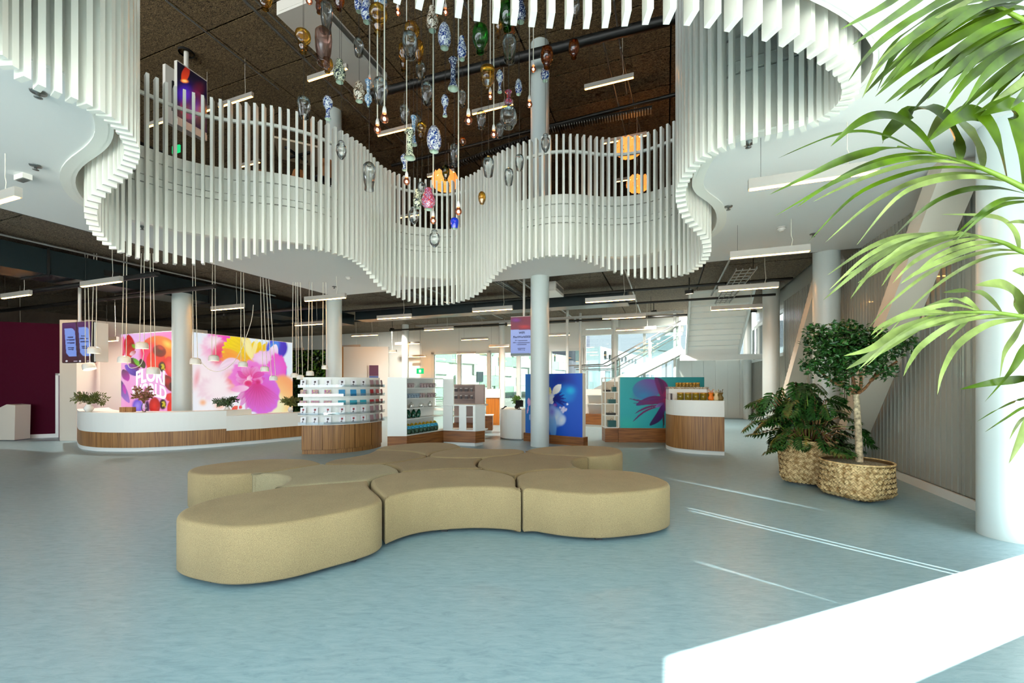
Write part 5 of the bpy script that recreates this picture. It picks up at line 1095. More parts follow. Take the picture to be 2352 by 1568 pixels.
M_cupglow = emis('cup_lamp_glow', (255, 226, 176), 2.5)
def hp(x, y=690, d=9.3): q = P(x, y, d); return (q.x, q.y)
for x, y, w, lab, tl, hx in ((216,804,24,'white cup lamp leftmost, beside the info screens',0,219),(204,841,24,'white cup lamp tilted to show its glowing mouth, at the left',-.35,198),(285,825,24,'white cup lamp at the left edge of the poppy light box',0,288),(326,793,24,'white cup lamp in front of the red poppy, highest',0,328),(352,851,25,'white cup lamp in front of the white lettering',0,348),(449,829,22,'white cup lamp at the left edge of the carnation light box',0,445),(491,822,21,'white cup lamp left of the yellow petals',0,491),
 (558,836,19,'white cup lamp in the middle of the carnation light box',0,556),(608,847,18,'white cup lamp over the pink carnation, upper',0,600),(628,868,17,'white cup lamp over the pink carnation, lower',0,612),(676,862,16,'white cup lamp before the plant wall, left of the trio',0,676),(690,866,16,'white cup lamp before the plant wall, middle of the trio',0,686),(712,857,17,'white cup lamp before the plant wall, right of the trio',0,714),(746,843,14,'white cup lamp partly behind the left grey column',0,745)):
    cup_lamp(x, y, w, lab, tl, 9.3 if x < 400 else 10.2, hp(hx, 690, 9.3 if x < 400 else 10.2))

# ================================================================ SERVICES under the lower ceiling
def pipe(pts, r, m, name, lab, cat='pipe'): return tag(MB().tube(pts, r, 8).build(name, m, origin=pts[0]), lab, cat)
dct = thing('air_duct', B(6, -12.2, 3.65), 'dark rectangular air duct running above the reception', 'air duct')
for k in range(6):
    u0 = 1.5+k*1.6; MB().ubox(u0+.01, u0+1.59, -12.7, -11.75, 3.66, 4.16).build('duct_section', M_dark, dct); MB().ubox(u0-.02, u0+.02, -12.73, -11.72, 3.63, 4.19).build('flange', M_black, dct)
for k in (0, 1, 2): MB().ubox(5.6+1.9*k, 6.2+1.9*k, -11.75, -11.735, 3.85, 3.98).build('vent_grille', M_black, dct)
MB().ubox(11.1, 12.6, -13.2, -10.9, 3.62, 4.0).build('duct_branch', M_dark, dct)
d2 = thing('air_duct', B(14.5, -9, 3.9), 'dark duct crossing the ceiling behind the left grey column', 'air duct')
for k in range(4): MB().ubox(12.3, 12.9, -10.6+2.4*k, -10.6+2.4*k+2.38, 3.75, 4.12).build('duct_section', M_dark, d2)
pipe([B(9.75, -8.6, 4.08), B(9.75, 3.1, 4.08)], .06, M_dark, 'pipe', 'dark main pipe along the soffit edge across the whole ceiling')
pipe([B(9.95, -8.6, 4.2), B(9.95, 2.4, 4.2)], .035, M_black, 'pipe', 'thin black pipe just behind the dark main pipe')
for i_, (v0, u0, u1, r, lb) in enumerate(((-6.3, 9.9, 16, .022, 'thin white sprinkler pipe above the round card display'), (-3.55, 9.6, 17.5, .026, 'white sprinkler pipe passing left of the central column'), (-.9, 9.6, 17, .022, 'white sprinkler pipe right of the central column'), (1.3, 9.6, 14, .024, 'thin white sprinkler pipe near the ceiling grille at right'), (-11.2, 3.0, 9.5, .02, 'thin pipe along the dark duct, upper left'), (-14.0, 1.0, 5.0, .02, 'thin pipe above the purple wall'))):
    pipe([B(u0, v0, 4.12), B(u1, v0, 4.12)], r, M_galv, 'sprinkler_pipe', lb)
for i_, (uu, lb) in enumerate(((11.9, 'nearest dark cross pipe behind the central column'), (13.6, 'middle dark cross pipe behind the central column'), (16.2, 'far dark cross pipe before the stair window'))): pipe([B(uu, -12, 4.0-.05*i_), B(uu, 2.9, 4.0-.05*i_)], .035, M_black, 'pipe', lb)
for uu, lb in ((5.2, 'dark cross pipe above the ticket kiosk'), (6.3, "dark cross pipe above the info screens"), (9.0, 'dark cross pipe over the poppy light box'), (11.4, 'dark cross pipe over the carnation light box')): pipe([B(uu, -22, 3.56), B(uu, -9.2 if uu < 9.5 else -11.3, 3.56)], .05, M_black, 'pipe', lb)
def tray(a, b_, w, lab, n=9):
    o = thing('cable_tray', a, lab, 'cable tray'); d_ = b_-a; s_ = d_.cross(Z).normalized()
    for q in (-1, -.35, .35, 1): MB().beam(a+s_*w/2*q, b_+s_*w/2*q, .018, .05 if abs(q) == 1 else .015).build('rail', M_galv, o)
    for k in range(n): p = a+d_*((k+.5)/n); MB().beam(p-s_*w/2, p+s_*w/2, .03, .015).build('rung', M_galv, o)
    for k in (.1, .5, .9): p = a+d_*k; MB().tube([p+s_*w*.5, Vector((p.x+s_.x*w*.5, p.y+s_.y*w*.5, ZC if a.z < 5 else ZT))], .006, 4).build('hanger', M_black, o)
tray(B(10.2, -7.4, 4.22), B(16.5, -7.4, 4.22), .32, 'galvanised cable tray receding right of the left grey column', 16)
tray(B(14.8, -9.6, 3.8), B(14.8, .55, 3.8), .25, 'long pale cable tray crossing before the far windows', 24)
tray(B(10.3, 1.65, 3.95), B(14.5, 1.65, 3.95), .4, 'wide ceiling grille tray near the right wall', 14)
tray(B(10.6, -4.3, 4.24), B(15.4, -4.3, 4.24), .18, 'narrow cable tray left of the central column', 12)
M_unit = mat('white_plastic', (224, 222, 216), .4)
def fancoil(c, L_, w, h, lab):
    o = thing('ceiling_unit', c, lab, 'air unit'); MB().obox(c, U*L_/2, V*w/2, Z*h/2).build('casing', M_unit, o)
    MB().obox(c+V*(w/2+.004)+Z*h*.05, U*L_*.42, V*.006, Z*h*.25).build('grille', M_galv, o); MB().obox(c-U*(L_/2+.003), U*.004, V*w*.42, Z*h*.3).build('end_panel', M_unit, o)
fancoil(B(11.0, -2.95, 3.98), .9, .55, .24, 'white air unit on the lower ceiling left of the central column')
q = Pz(775, 108, 8.75); fancoil(q, 2.3, .85, .26, 'long white air unit under the upstairs ceiling behind the vases')
def fill_spot(u_, v_, aim, w, lab):  # spots added to brighten shop and reception; only a few such hang there
    c = B(u_, v_, 3.95); o = thing('fill_spotlight', c, lab, 'spotlight', 'added square fill spotlights on the lower ceiling'); n = (Vector(aim)-c).normalized()
    MB().tube([c+Z*.05, c+Z*(ZC-3.95)], .012, 6).build('stem', M_black, o); s_ = n.cross(Z).normalized(); t_ = s_.cross(n)
    MB().obox(c, s_*.09, t_*.07, n*.05).build('housing', M_black, o); MB().obox(c+n*.052, s_*.075, t_*.055, n*.003).build('lens', M_cupglow, o)
    ld = bpy.data.lights.new('fill_beam', 'SPOT'); lo = bpy.data.objects.new('fill_beam', ld); COL.objects.link(lo); lo.parent = o; lo.location = n*.09
    lo.rotation_euler = (-n).to_track_quat('Z', 'Y').to_euler(); ld.energy = w; ld.spot_size = radians(125); ld.spot_blend = .7; ld.shadow_soft_size = .08; ld.color = (1, .93, .83)
for u_, v_, au, av, w, lb in ((11.2, -6.2, 11.6, -7, 330, 'above the round card display'), (13.0, -3.4, 13.6, -3.6, 330, 'behind the central column, left'), (13.4, -8.6, 15, -9.5, 420, 'in front of the far white wall'), (12.4, .6, 13, .9, 330, 'above the teal display wall'), (16.6, -5.4, 18, -5.6, 420, 'near the mint windows'), (16.4, -12.0, 18.5, -14, 520, 'before the plant wall'), (15.6, -.4, 18.5, 1.2, 520, 'before the staircase'), (6.6, -12.9, 7.4, -12.4, 260, 'above the reception desk')):
    fill_spot(u_, v_, B(au, av, 0), w, 'small black square fill spotlight, added '+lb)
# small fittings on soffit
M_chrome = mat('dull_chrome', (130, 132, 130), .3, .8)
for x, y, lb in ((88, 211, 'near the left slats'), (82, 380, 'at the left under the soffit'), (1719, 328, 'below the right slats'), (1673, 474, 'right of the fascia corner'), (1868, 537, 'by the right wall'), (768, 658, 'left of the left grey column top'), (327, 520, 'behind the left lobe of slats'), (1342, 594, 'behind the right slat feet')):
    p = Pz(x, y, ZS-.005); o = thing('fire_sprinkler', p, 'small chrome sprinkler head on the white soffit '+lb, 'sprinkler', 'sprinkler heads'); MB().lathe([(.055, 0), (.05, -.012), (.015, -.014), (.012, -.04), (0, -.04)], 12, p).build('rosette', M_chrome, o); MB().lathe([(.0, -.055), (.028, -.05), (.028, -.046), (0, -.045)], 10, p).build('deflector', M_chrome, o)
for x, y, lb in ((1795, 522, 'by the right wall'), (800, 636, 'above the left grey column')):
    p = Pz(x, y, ZS); o = thing('smoke_detector', p, 'round white smoke detector on the soffit '+lb, 'smoke detector', 'smoke detectors'); MB().lathe([(.06, 0), (.06, -.03), (.035, -.045), (.03, -.06), (0, -.062)], 16, p).build('cap', M_unit, o); MB().lathe([(.062, -.012), (.062, -.018)], 16, p).build('slot', M_black, o)
p = Pz(53, 402, ZS-.0); o = thing('emergency_light', p, 'flat white emergency light box on the soffit at left', 'emergency light'); MB().obox(p-Z*.03, V*.1, U*.04, Z*.03).build('casing', M_unit, o); MB().obox(p-Z*.063, V*.08, U*.03, Z*.004).build('lens', M_clear, o)

# upstairs fittings
def upspot(x, y, d_, lab):
    c = P(x, y, d_); o = thing('spotlight', c, lab, 'spotlight', 'cylinder spotlights upstairs'); r = 6/F*d_; MB().lathe([(r, -2*r), (r, 2.6*r), (0, 2.6*r)], 14, c).build('barrel', M_unit, o); MB().lathe([(r*.9, -1.9*r), (0, -1.9*r)], 14, c).build('lens', M_lamp2, o); MB().tube([c+Z*2.6*r, Vector((c.x, c.y, ZT))], .012, 5).build('stem', M_black, o)
upspot(577, 130, 10.6, 'small cylinder spotlight right of the upstairs screens'); upspot(796, 155, 10.5, 'small cylinder spotlight at the end of the white air unit'); upspot(1412, 94, 10.2, 'small cylinder spotlight far right under the brown ceiling')
for i_, (pts, r, m_, lb) in enumerate((([Pz(380, 0, 9.15), Pz(640, 205, 9.15)], .018, M_galv, 'thin conduit crossing the upstairs ceiling above the screens'), ([Pz(540, -20, 9.1), Pz(900, 330, 9.1)], .03, M_galv, 'conduit left of the white air unit upstairs'), ([Pz(560, -25, 9.1), Pz(930, 330, 9.1)], .018, M_galv, 'second thin conduit left of the white air unit'), ([Pz(690, -40, 9.1), Pz(900, 185, 9.1)], .02, M_galv, 'conduit right of the white air unit'),
    ([Pz(1040, -40, 9.1), Pz(1098, 60, 9.1)], .03, M_galv, 'short conduit ending at the green bottle'), ([Pz(1384, 88, 8.9), Pz(1440, 320, 8.9)], .022, M_galv, 'long thin conduit between the right-hand bar lamps'), ([Pz(1425, 110, 8.9), Pz(1475, 320, 8.9)], .022, M_galv, 'conduit right of the far right bar lamp'), ([Pz(1410, 0, 9.0), Pz(1440, 215, 9.0)], .02, M_galv, 'conduit above the far right bar lamp'))):
    pipe(pts, r, m_, 'conduit', lb)
pa_, pb_ = Pz(850, 218, 8.55), Pz(1560, 40, 8.55)
pipe([pa_, pb_], .10, M_black, 'pipe', 'thick black pipe crossing the upstairs ceiling behind the column'); pa_, pb_ = Pz(900, 380, 8.8), Pz(1560, 215, 8.8); pipe([pa_, pb_], .05, M_black, 'pipe', 'thin black pipe crossing the upstairs ceiling further back')
a, b_ = Pz(1240, 300, 8.7), Pz(1498, 250, 8.7); o = thing('grille_duct', a, 'pale ribbed linear grille under the upstairs ceiling right of the column', 'air grille'); MB().beam(a, b_, .22, .05).build('tray', M_black, o); dd_ = b_-a; s_ = dd_.cross(Z).normalized()
for k in range(44): p = a+dd_*((k+.5)/44)-Z*.05; MB().beam(p-s_*.11, p+s_*.11, .03, .05).build('fin', M_galv, o)
a, b_ = Pz(1010, 390, 8.7), Pz(1215, 318, 8.7); o = thing('grille_duct', a, 'dim ribbed linear grille under the upstairs ceiling left of the column', 'air grille'); MB().beam(a, b_, .22, .05).build('tray', M_black, o); dd_ = b_-a; s_ = dd_.cross(Z).normalized()
for k in range(36): p = a+dd_*((k+.5)/36)-Z*.05; MB().beam(p-s_*.11, p+s_*.11, .03, .05).build('fin', M_grey, o)

# ================================================================ SCREENS AND SIGNS
def paint_screen_up(c):
    c.fill((6, 4, 14), (14, 8, 40), (440, 140), (440, 300)); c.oval(440, 240, 26, 34, 15, (30, 6, 30), (120, 30, 60), .08); c.oval(425, 215, 24, 26, 0, (70, 30, 190), (30, 10, 90), .6, alpha=.8); c.petal(420, 190, 432, 150, 9, (200, 60, 20), (120, 14, 20)); c.oval(424, 186, 8, 4, 10, (255, 200, 120), (230, 120, 40), .5); c.oval(446, 250, 14, 30, 10, (60, 20, 150), (30, 10, 80), .6, alpha=.7); c.oval(455, 205, 18, 22, 20, (110, 20, 40), (30, 6, 30), .5, alpha=.5)
M_scr = vcol('glowing_screen', .6); M_scrblue = vcol('glowing_info_screen', .45)
sa, sb = P(407, 200, 9.5), P(475, 240, 10.15); sa.z = sb.z = 0
o = thing('hanging_screen', (sa+sb)/2+Z*7.5, 'dark flower screen hanging upstairs behind the left slats', 'screen'); nn = Vector(((sb-sa).y, -(sb-sa).x, 0)).normalized(); nn = -nn if nn.dot(sa) > 0 else nn
MB().wall(sa-nn*.05, sb-nn*.05, 7.48, 8.80, .09).build('casing', M_unit, o); print_panel('picture', sa, sb, 7.52, 8.77, 60, 90, paint_screen_up, M_scr, o, nn*.003); MB().wall(sa-nn*.05, sb-nn*.05, 7.33, 7.47, .12).build('sound_bar', M_unit, o)
mid = (sa+sb)/2-nn*.2; MB().tube([mid+Z*8.7, mid+Z*ZT], .05, 10).build('pole', M_unit, o); MB().lathe([(.16, ZT-.06), (.16, ZT)], 12, mid).build('ceiling_plate', M_black, o)
sa2, sb2 = sa-nn*.42, sb-nn*.42; o = thing('hanging_screen', (sa2+sb2)/2+Z*7.5, 'back-to-back twin screen hanging upstairs, seen from behind', 'screen'); MB().wall(sa2-nn*.0-Vector((.0, 0, 0)), sb2, 7.48, 8.80, .09).build('casing', M_unit, o); MB().wall(sa2+nn*.06+(sb2-sa2)*.2, sb2+nn*.06-(sb2-sa2)*.2, 7.8, 8.5, .03).build('bracket', M_black, o)
def paint_info(c):
    c.fill((70, 10, 90), (60, 6, 20), (175, 745), (175, 830))
    for x0, x1, y0, y1 in ((148, 172, 754, 818), (180, 205, 751, 817)):
        c.poly([(x0, y0), (x1-5, y0), (x1, y0+6), (x1+4, y1), (x0+10, y1), (x0+4, y1-8)], (120, 150, 226))
    for y, x0, x1 in ((773, 155, 168), (779, 153, 171), (786, 154, 171), (797, 156, 170), (801, 157, 169), (770, 186, 196), (776, 184, 202), (783, 185, 203), (794, 187, 200), (798, 188, 202)): c.poly([(x0, y), (x1, y), (x1, y+2.6), (x0, y+2.6)], (44, 50, 100))
    for x in (153, 184): c.oval(x, 829, 2.5, 2, 0, (220, 220, 230)); c.poly([(x+16, 828), (x+25, 828), (x+25, 830), (x+16, 830)], (170, 160, 180))
    c.poly([(174, 740), (176.5, 740), (181, 840), (178.5, 840)], (20, 6, 14))
ia, ib = P(143, 790, 9.9), P(209, 790, 9.6); ia.z = ib.z = 0
o = thing('info_screen', (ia+ib)/2+Z*1.9, 'pair of portrait info screens hanging left of the reception', 'screen'); n3 = Vector(((ib-ia).y, -(ib-ia).x, 0)).normalized(); n3 = -n3 if n3.dot(ia) > 0 else n3
MB().wall(ia-n3*.05, ib-n3*.05, 1.93, 2.88, .09).build('casing', M_black, o); print_panel('picture', ia, ib, 1.94, 2.87, 80, 90, paint_info, M_scrblue, o, n3*.003); mm = (ia+ib)/2-n3*.06; MB().tube([mm+Z*2.8, mm+Z*ZC], .03, 8).build('pole', M_unit, o)
MB().wall(ib+Vector((.03, .05, 0)), ib+Vector((.09, .3, 0)), 1.95, 2.86, .05).build('side_panel', M_unit, o)
def paint_wifi(c):
    c.fill((150, 170, 226), (130, 150, 214), (1195, 760), (1195, 820)); c.poly([(1165, 700), (1260, 700), (1260, 757), (1165, 757)], (120, 16, 50)); c.oval(1185, 735, 14, 6, 0, (130, 20, 140), (90, 10, 60), .6); c.oval(1205, 750, 20, 6, 0, (190, 30, 30), (120, 16, 50), .6); c.poly([(1165, 811), (1260, 811), (1260, 840), (1165, 840)], (90, 104, 104))
    for y, x0, x1 in ((781, 1183, 1212), (786, 1178, 1217), (790, 1186, 1210), (799, 1189, 1207), (802.5, 1190, 1206)): c.poly([(x0, y), (x1, y), (x1, y+1.8), (x0, y+1.8)], (60, 70, 120))
wa_, wb_ = P(1173, 780, 10.5), P(1232, 780, 10.3); wa_.z = wb_.z = 0
o = thing('hanging_screen', (wa_+wb_)/2+Z*2.1, 'portrait wifi notice screen hanging behind the central column', 'screen'); n4 = Vector(((wb_-wa_).y, -(wb_-wa_).x, 0)).normalized(); n4 = -n4 if n4.dot(wa_) > 0 else n4
MB().wall(wa_-n4*.05, wb_-n4*.05, 2.13, 3.12, .09).build('casing', M_unit, o); print_panel('picture', wa_, wb_, 2.14, 3.11, 60, 90, paint_wifi, M_scrblue, o, n4*.003); mm = (wa_+wb_)/2-n4*.06; MB().tube([mm+Z*3.1, mm+Z*ZC], .03, 8).build('pole', M_unit, o)
M_ink = mat('screen_ink', (40, 44, 80), .5); cw = (wa_+wb_)/2+n4*.006; tr_ = (wb_-wa_).normalized()
put_text('WIFI', .075, M_ink, o, cw+Z*(H+(HY-764)/F*10.4)-tr_*.04, tr_, Z); put_text('FloriWorld2020', .072, M_ink, o, cw+Z*(H+(HY-773.5)/F*10.4)-tr_*.03, tr_, Z)
M_exit = emis('exit_sign_green', (40, 220, 130), .5)
def exitsign(p, r_, lab, s=1.0):
    o = thing('exit_sign', p, lab, 'exit sign'); MB().tube([p+Z*.1, Vector((p.x, p.y, ZC if p.z < 5 else ZT))], .008, 5).build('hanger', M_grey, o); MB().obox(p, r_*.18*s, r_.cross(Z)*.02, Z*.12*s).build('casing', M_exit, o); MB().obox(p-r_.cross(Z)*0-Vector((0, .025, 0)), r_*.05*s, r_.cross(Z)*.004, Z*.06*s).build('running_figure', M_white, o); MB().tube([p+Z*.12*s, p+Z*.3*s], .012, 5).build('stem', M_grey, o)
exitsign(P(965, 852, 20.6), V, 'small green exit sign on the far wall left of the mint windows', 1.1); exitsign(P(405, 343, 12.5), V, 'small green exit sign upstairs behind the left slats', .9)
# poster, plant wall, white wall panel
pp = P(859, 866, 18.2); o = thing('framed_poster', pp, 'small framed purple and blue poster on the far white wall', 'poster'); MB().box(pp.x-.23, pp.x+.23, pp.y-.02, pp.y+.02, pp.z-.5, pp.z+.55).build('frame', M_unit, o); MB().box(pp.x-.20, pp.x+.20, pp.y-.03, pp.y-.02, pp.z+.06, pp.z+.52).build('upper_print', mat('plum_print', (90, 50, 76), .5), o); MB().box(pp.x-.20, pp.x+.20, pp.y-.03, pp.y-.02, pp.z-.46, pp.z+.05).build('lower_print', mat('blue_print', (70, 90, 150), .5), o)
wa2, wb2 = P(790, 880, 18.4), P(893, 880, 18.3); struct(MB().wall((wa2.x, wa2.y), (wb2.x, wb2.y), 0, 3.05, .12).build('wall_partition', M_wall)); struct(MB().box(wa2.x-.08, wa2.x, wa2.y-.1, wa2.y+.1, 0, 3.05).build('trim_3', M_woodedge))

# ================================================================ PLANTS
def ribbon(m, pts, widths, fold=.25, up=None):
    """leaf blade: a folded strip along pts; widths are full widths"""
    pts = [Vector(p) for p in pts]; n = len(pts); vs = []; fs = []
    for i, p in enumerate(pts):
        t = (pts[min(i+1, n-1)]-pts[max(i-1, 0)]).normalized(); view = up if up is not None else Vector((0, -1, .35))
        s = t.cross(view)
        s = s.normalized() if s.length > 1e-4 else Vector((1, 0, 0)); nn = s.cross(t).normalized(); w = widths[i]/2
        vs += [p-s*w+nn*(w*fold), p, p+s*w+nn*(w*fold)]
    for i in range(n-1):
        a = i*3; fs += [(a, a+1, a+4, a+3), (a+1, a+2, a+5, a+4)]
    return m.add(vs, fs, True)
def leafw(n, w, peak=.35):
    out = []
    for i in range(n):
        t = i/(n-1); out.append(w*(.25+.75*sin(pi*.5*min(1, t/peak)) if t < peak else max(.02, (1-((t-peak)/(1-peak))**1.6))))
    return out
palm = thing('palm', (3.2, 1.7, 0), 'kentia palm with long arching green fronds reaching in from the right edge', 'palm')
MB().lathe([(0, 0), (.26, 0), (.30, .1), (.31, .5), (.28, .5), (.27, .44), (0, .44)], 20, (3.2, 1.7, 0)).build('pot', M_woodedge, palm)
for k in range(4):
    a = k*1.6; MB().tube(spline([(3.2+.05*cos(a), 1.7+.05*sin(a), .44), (3.15+.1*cos(a), 1.72+.1*sin(a), 1.1), (3.0+.12*cos(a), 1.8+.1*sin(a), 1.75+.1*k)], 5), [.03-.0008*i for i in range(11)], 7).build('stem', M_palmstem, palm)
FR = {
 'A': (M_palm, 1.75, [(2470, 500), (2352, 432), (2257, 387), (2196, 366), (2107, 345), (2061, 336)], [
  (55, [(2202,366),(2196,330),(2168,276),(2125,251),(2082,264),(2036,308),(2026,330)]), (50, [(2255,384),(2246,345),(2216,298),(2180,270),(2150,286),(2125,330)]), (58, [(2311,406),(2292,340),(2258,280),(2226,264),(2186,276),(2130,326)]), (60, [(2352,430),(2347,330),(2332,266),(2312,246),(2290,249),(2252,266)]), (36, [(2146,352),(2108,308),(2060,275),(2008,269),(1958,292),(1908,336)]), (11, [(2096,341),(2040,314),(1980,302),(1920,310),(1850,336),(1788,363)]), (22, [(2080,339),(2010,346),(1935,368),(1860,402),(1765,448)]),
  (14, [(2140,352),(2060,358),(1975,386),(1890,432),(1780,496)]), (15, [(2180,364),(2090,364),(2000,384),(1905,424),(1830,476)]), (14, [(2215,376),(2125,371),(2020,396),(1935,430),(1868,463)]), (14, [(2260,390),(2165,385),(2065,404),(1960,452),(1856,556)]), (15, [(2290,403),(2190,400),(2090,421),(1992,474),(1896,556)]), (14, [(2340,420),(2230,406),(2130,420),(2055,458),(1968,562)]), (17, [(2352,444),(2280,432),(2200,441),(2120,481),(2043,552)]), (13, [(2360,455),(2310,458),(2270,476),(2230,508),(2188,544)]), (12, [(2365,462),(2300,471),(2250,501),(2188,560)])]),
 'B': (M_palm, 1.65, [(2520, 130), (2430, 90), (2320, 30), (2220, -20), (2120, -60)], [
  (18, [(2130,-60),(2040,8),(1930,68)]), (18, [(2180,-50),(2068,28),(1958,103)]), (14, [(2215,-40),(2095,45),(2000,118),(1948,187)]), (20, [(2260,-20),(2130,62),(2030,135),(1980,226)]), (22, [(2290,0),(2170,66),(2052,150),(1984,218)]), (24, [(2330,20),(2225,72),(2085,158),(2010,222)]), (26, [(2360,40),(2250,92),(2112,178),(2032,238)]), (28, [(2390,60),(2292,110),(2172,182),(2095,256)]), (26, [(2410,80),(2312,122),(2222,182),(2165,260)]), (24, [(2430,90),(2342,142),(2262,202),(2190,266)]), (22, [(2440,105),(2362,178),(2292,230),(2238,262)]),
  (20, [(2240,-30),(2120,30),(2030,90),(1972,150)]), (22, [(2310,10),(2180,30),(2075,100),(2000,168)]), (22, [(2350,20),(2230,40),(2120,112),(2046,186)]), (24, [(2400,40),(2290,60),(2190,122),(2110,205)]), (22, [(2440,60),(2340,80),(2250,130),(2180,215)]), (22, [(2450,90),(2390,120),(2320,180),(2268,245)]), (26, [(2460,60),(2380,30),(2290,20),(2180,60)]), (26, [(2470,40),(2390,0),(2300,-10),(2220,10)]), (24, [(2460,110),(2400,150),(2352,215),(2320,250)])]),
 'C': (M_palm2, 1.9, [(2460, 610), (2352, 579), (2301, 556), (2217, 538), (2140, 535), (2100, 541)], [
  (13, [(2140,536),(2060,545),(1985,575),(1900,632)]), (12, [(2150,537),(2070,550),(1990,590),(1905,665)]), (20, [(2170,538),(2080,556),(1985,610),(1890,690)]), (14, [(2190,539),(2100,562),(2010,615),(1953,686)]), (22, [(2205,539),(2120,556),(2030,610),(1970,650)]), (14, [(2225,542),(2150,556),(2070,598),(2024,658)]), (12, [(2250,546),(2180,560),(2100,600),(2050,650)]), (12, [(2290,556),(2230,560),(2150,590),(2090,640)]), (14, [(2310,560),(2235,572),(2160,600),(2100,630),(2068,652)]), (10, [(2352,578),(2280,575),(2190,600),(2120,635),(2040,700),(1990,760)]), (9, [(2352,582),(2280,588),(2200,622),(2110,690),(2010,800)]),
  (22, [(2340,575),(2330,535),(2300,505),(2250,495),(2160,492)]), (20, [(2365,580),(2380,540),(2352,512),(2310,512)]), (12, [(2260,548),(2200,535),(2130,545),(2060,575),(1990,640)]), (10, [(2200,538),(2110,545),(2020,590),(1930,640)])]),
 'D': (M_palm2, 1.8, [(2460, 740), (2352, 727), (2274, 717), (2179, 718), (2120, 730)], [
  (38, [(2346,722),(2330,680),(2296,654),(2240,655)]), (30, [(2298,716),(2260,680),(2222,668),(2165,672)]), (22, [(2250,715),(2215,690),(2180,690),(2120,706)]), (46, [(2352,726),(2362,670),(2352,630),(2325,622)]), (14, [(2180,718),(2110,715),(2050,735),(2008,760)]), (14, [(2190,719),(2100,722),(2030,745),(2000,770)]), (18, [(2130,729),(2060,760),(2000,800),(1938,817)]), (26, [(2150,728),(2080,765),(2010,810),(1943,848)]), (14, [(2230,720),(2130,740),(2040,790),(1972,848)]), (10, [(2260,720),(2160,735),(2060,780),(1990,840)]), (14, [(2310,722),(2200,740),(2120,790),(2090,830),(2075,864)]), (16, [(2352,732),(2270,745),(2200,790),(2165,850),(2153,906)]), (10, [(2352,728),(2250,730),(2150,745),(2060,775)]), (16, [(2352,730),(2330,770),(2305,810),(2296,870)]), (12, [(2230,720),(2210,745),(2175,780)]), (12, [(2260,718),(2190,700),(2120,712),(2050,740),(2005,778)])]),
 'E': (M_palm, 1.6, [(2470, 800), (2440, 830), (2400, 870)], [
  (22, [(2400,868),(2330,872),(2270,880),(2204,894)]), (26, [(2410,760),(2352,800),(2320,850),(2262,922)]), (30, [(2420,900),(2365,960),(2340,1010),(2317,1064)]), (6, [(2400,905),(2340,918),(2290,940),(2244,968)]), (6, [(2410,925),(2352,935),(2310,960),(2262,992)]), (8, [(2400,940),(2350,960),(2330,985),(2318,1010)])]),
}
rp_ = random.Random(3)
_ex = [(w, [(x+q[0]+6*i, y+q[1]-3*i) for i, (x, y) in enumerate(lp)]) for w, lp in FR['B'][3][3:17] for q in [(rp_.uniform(10, 34), rp_.uniform(-26, 8))]]
FR['B'][3].extend(_ex)
for k, (mt, d0, rach, leaves) in FR.items():
    fr_e = empty('frond', (0, 0, 0), palm)
    base = P(*rach[0], d0)
    m = MB(); pts = spline([P(x, y, d0+.05*i) for i, (x, y) in enumerate(rach)], 5); n = len(pts)
    pts[0:0] = [Vector((2.95, 1.8, 1.75))]; m.tube(pts, [.013]+[.012-.009*i/n for i in range(n)], 7)
    m.build('rachis', M_palmstem, fr_e)
    for j, (w, lp) in enumerate(leaves):
        dr = rp_.uniform(-.3, .3); nn_ = len(lp)
        q = spline([P(x, y, d0+.12+(dr*i/(nn_-1))+.03*sin(i*2+j)) for i, (x, y) in enumerate(lp)], 5)
        wm = [a*d0/F for a in leafw(len(q), w, .4)]
        mb = MB(); ribbon(mb, q, wm, .22+.1*rp_.random(), Vector((rp_.uniform(-.25, .25), -1, rp_.uniform(.1, .5))))
        mb.build('leaflet', M_palm2 if (mt is M_palm and rp_.random() < .12) else mt, fr_e)

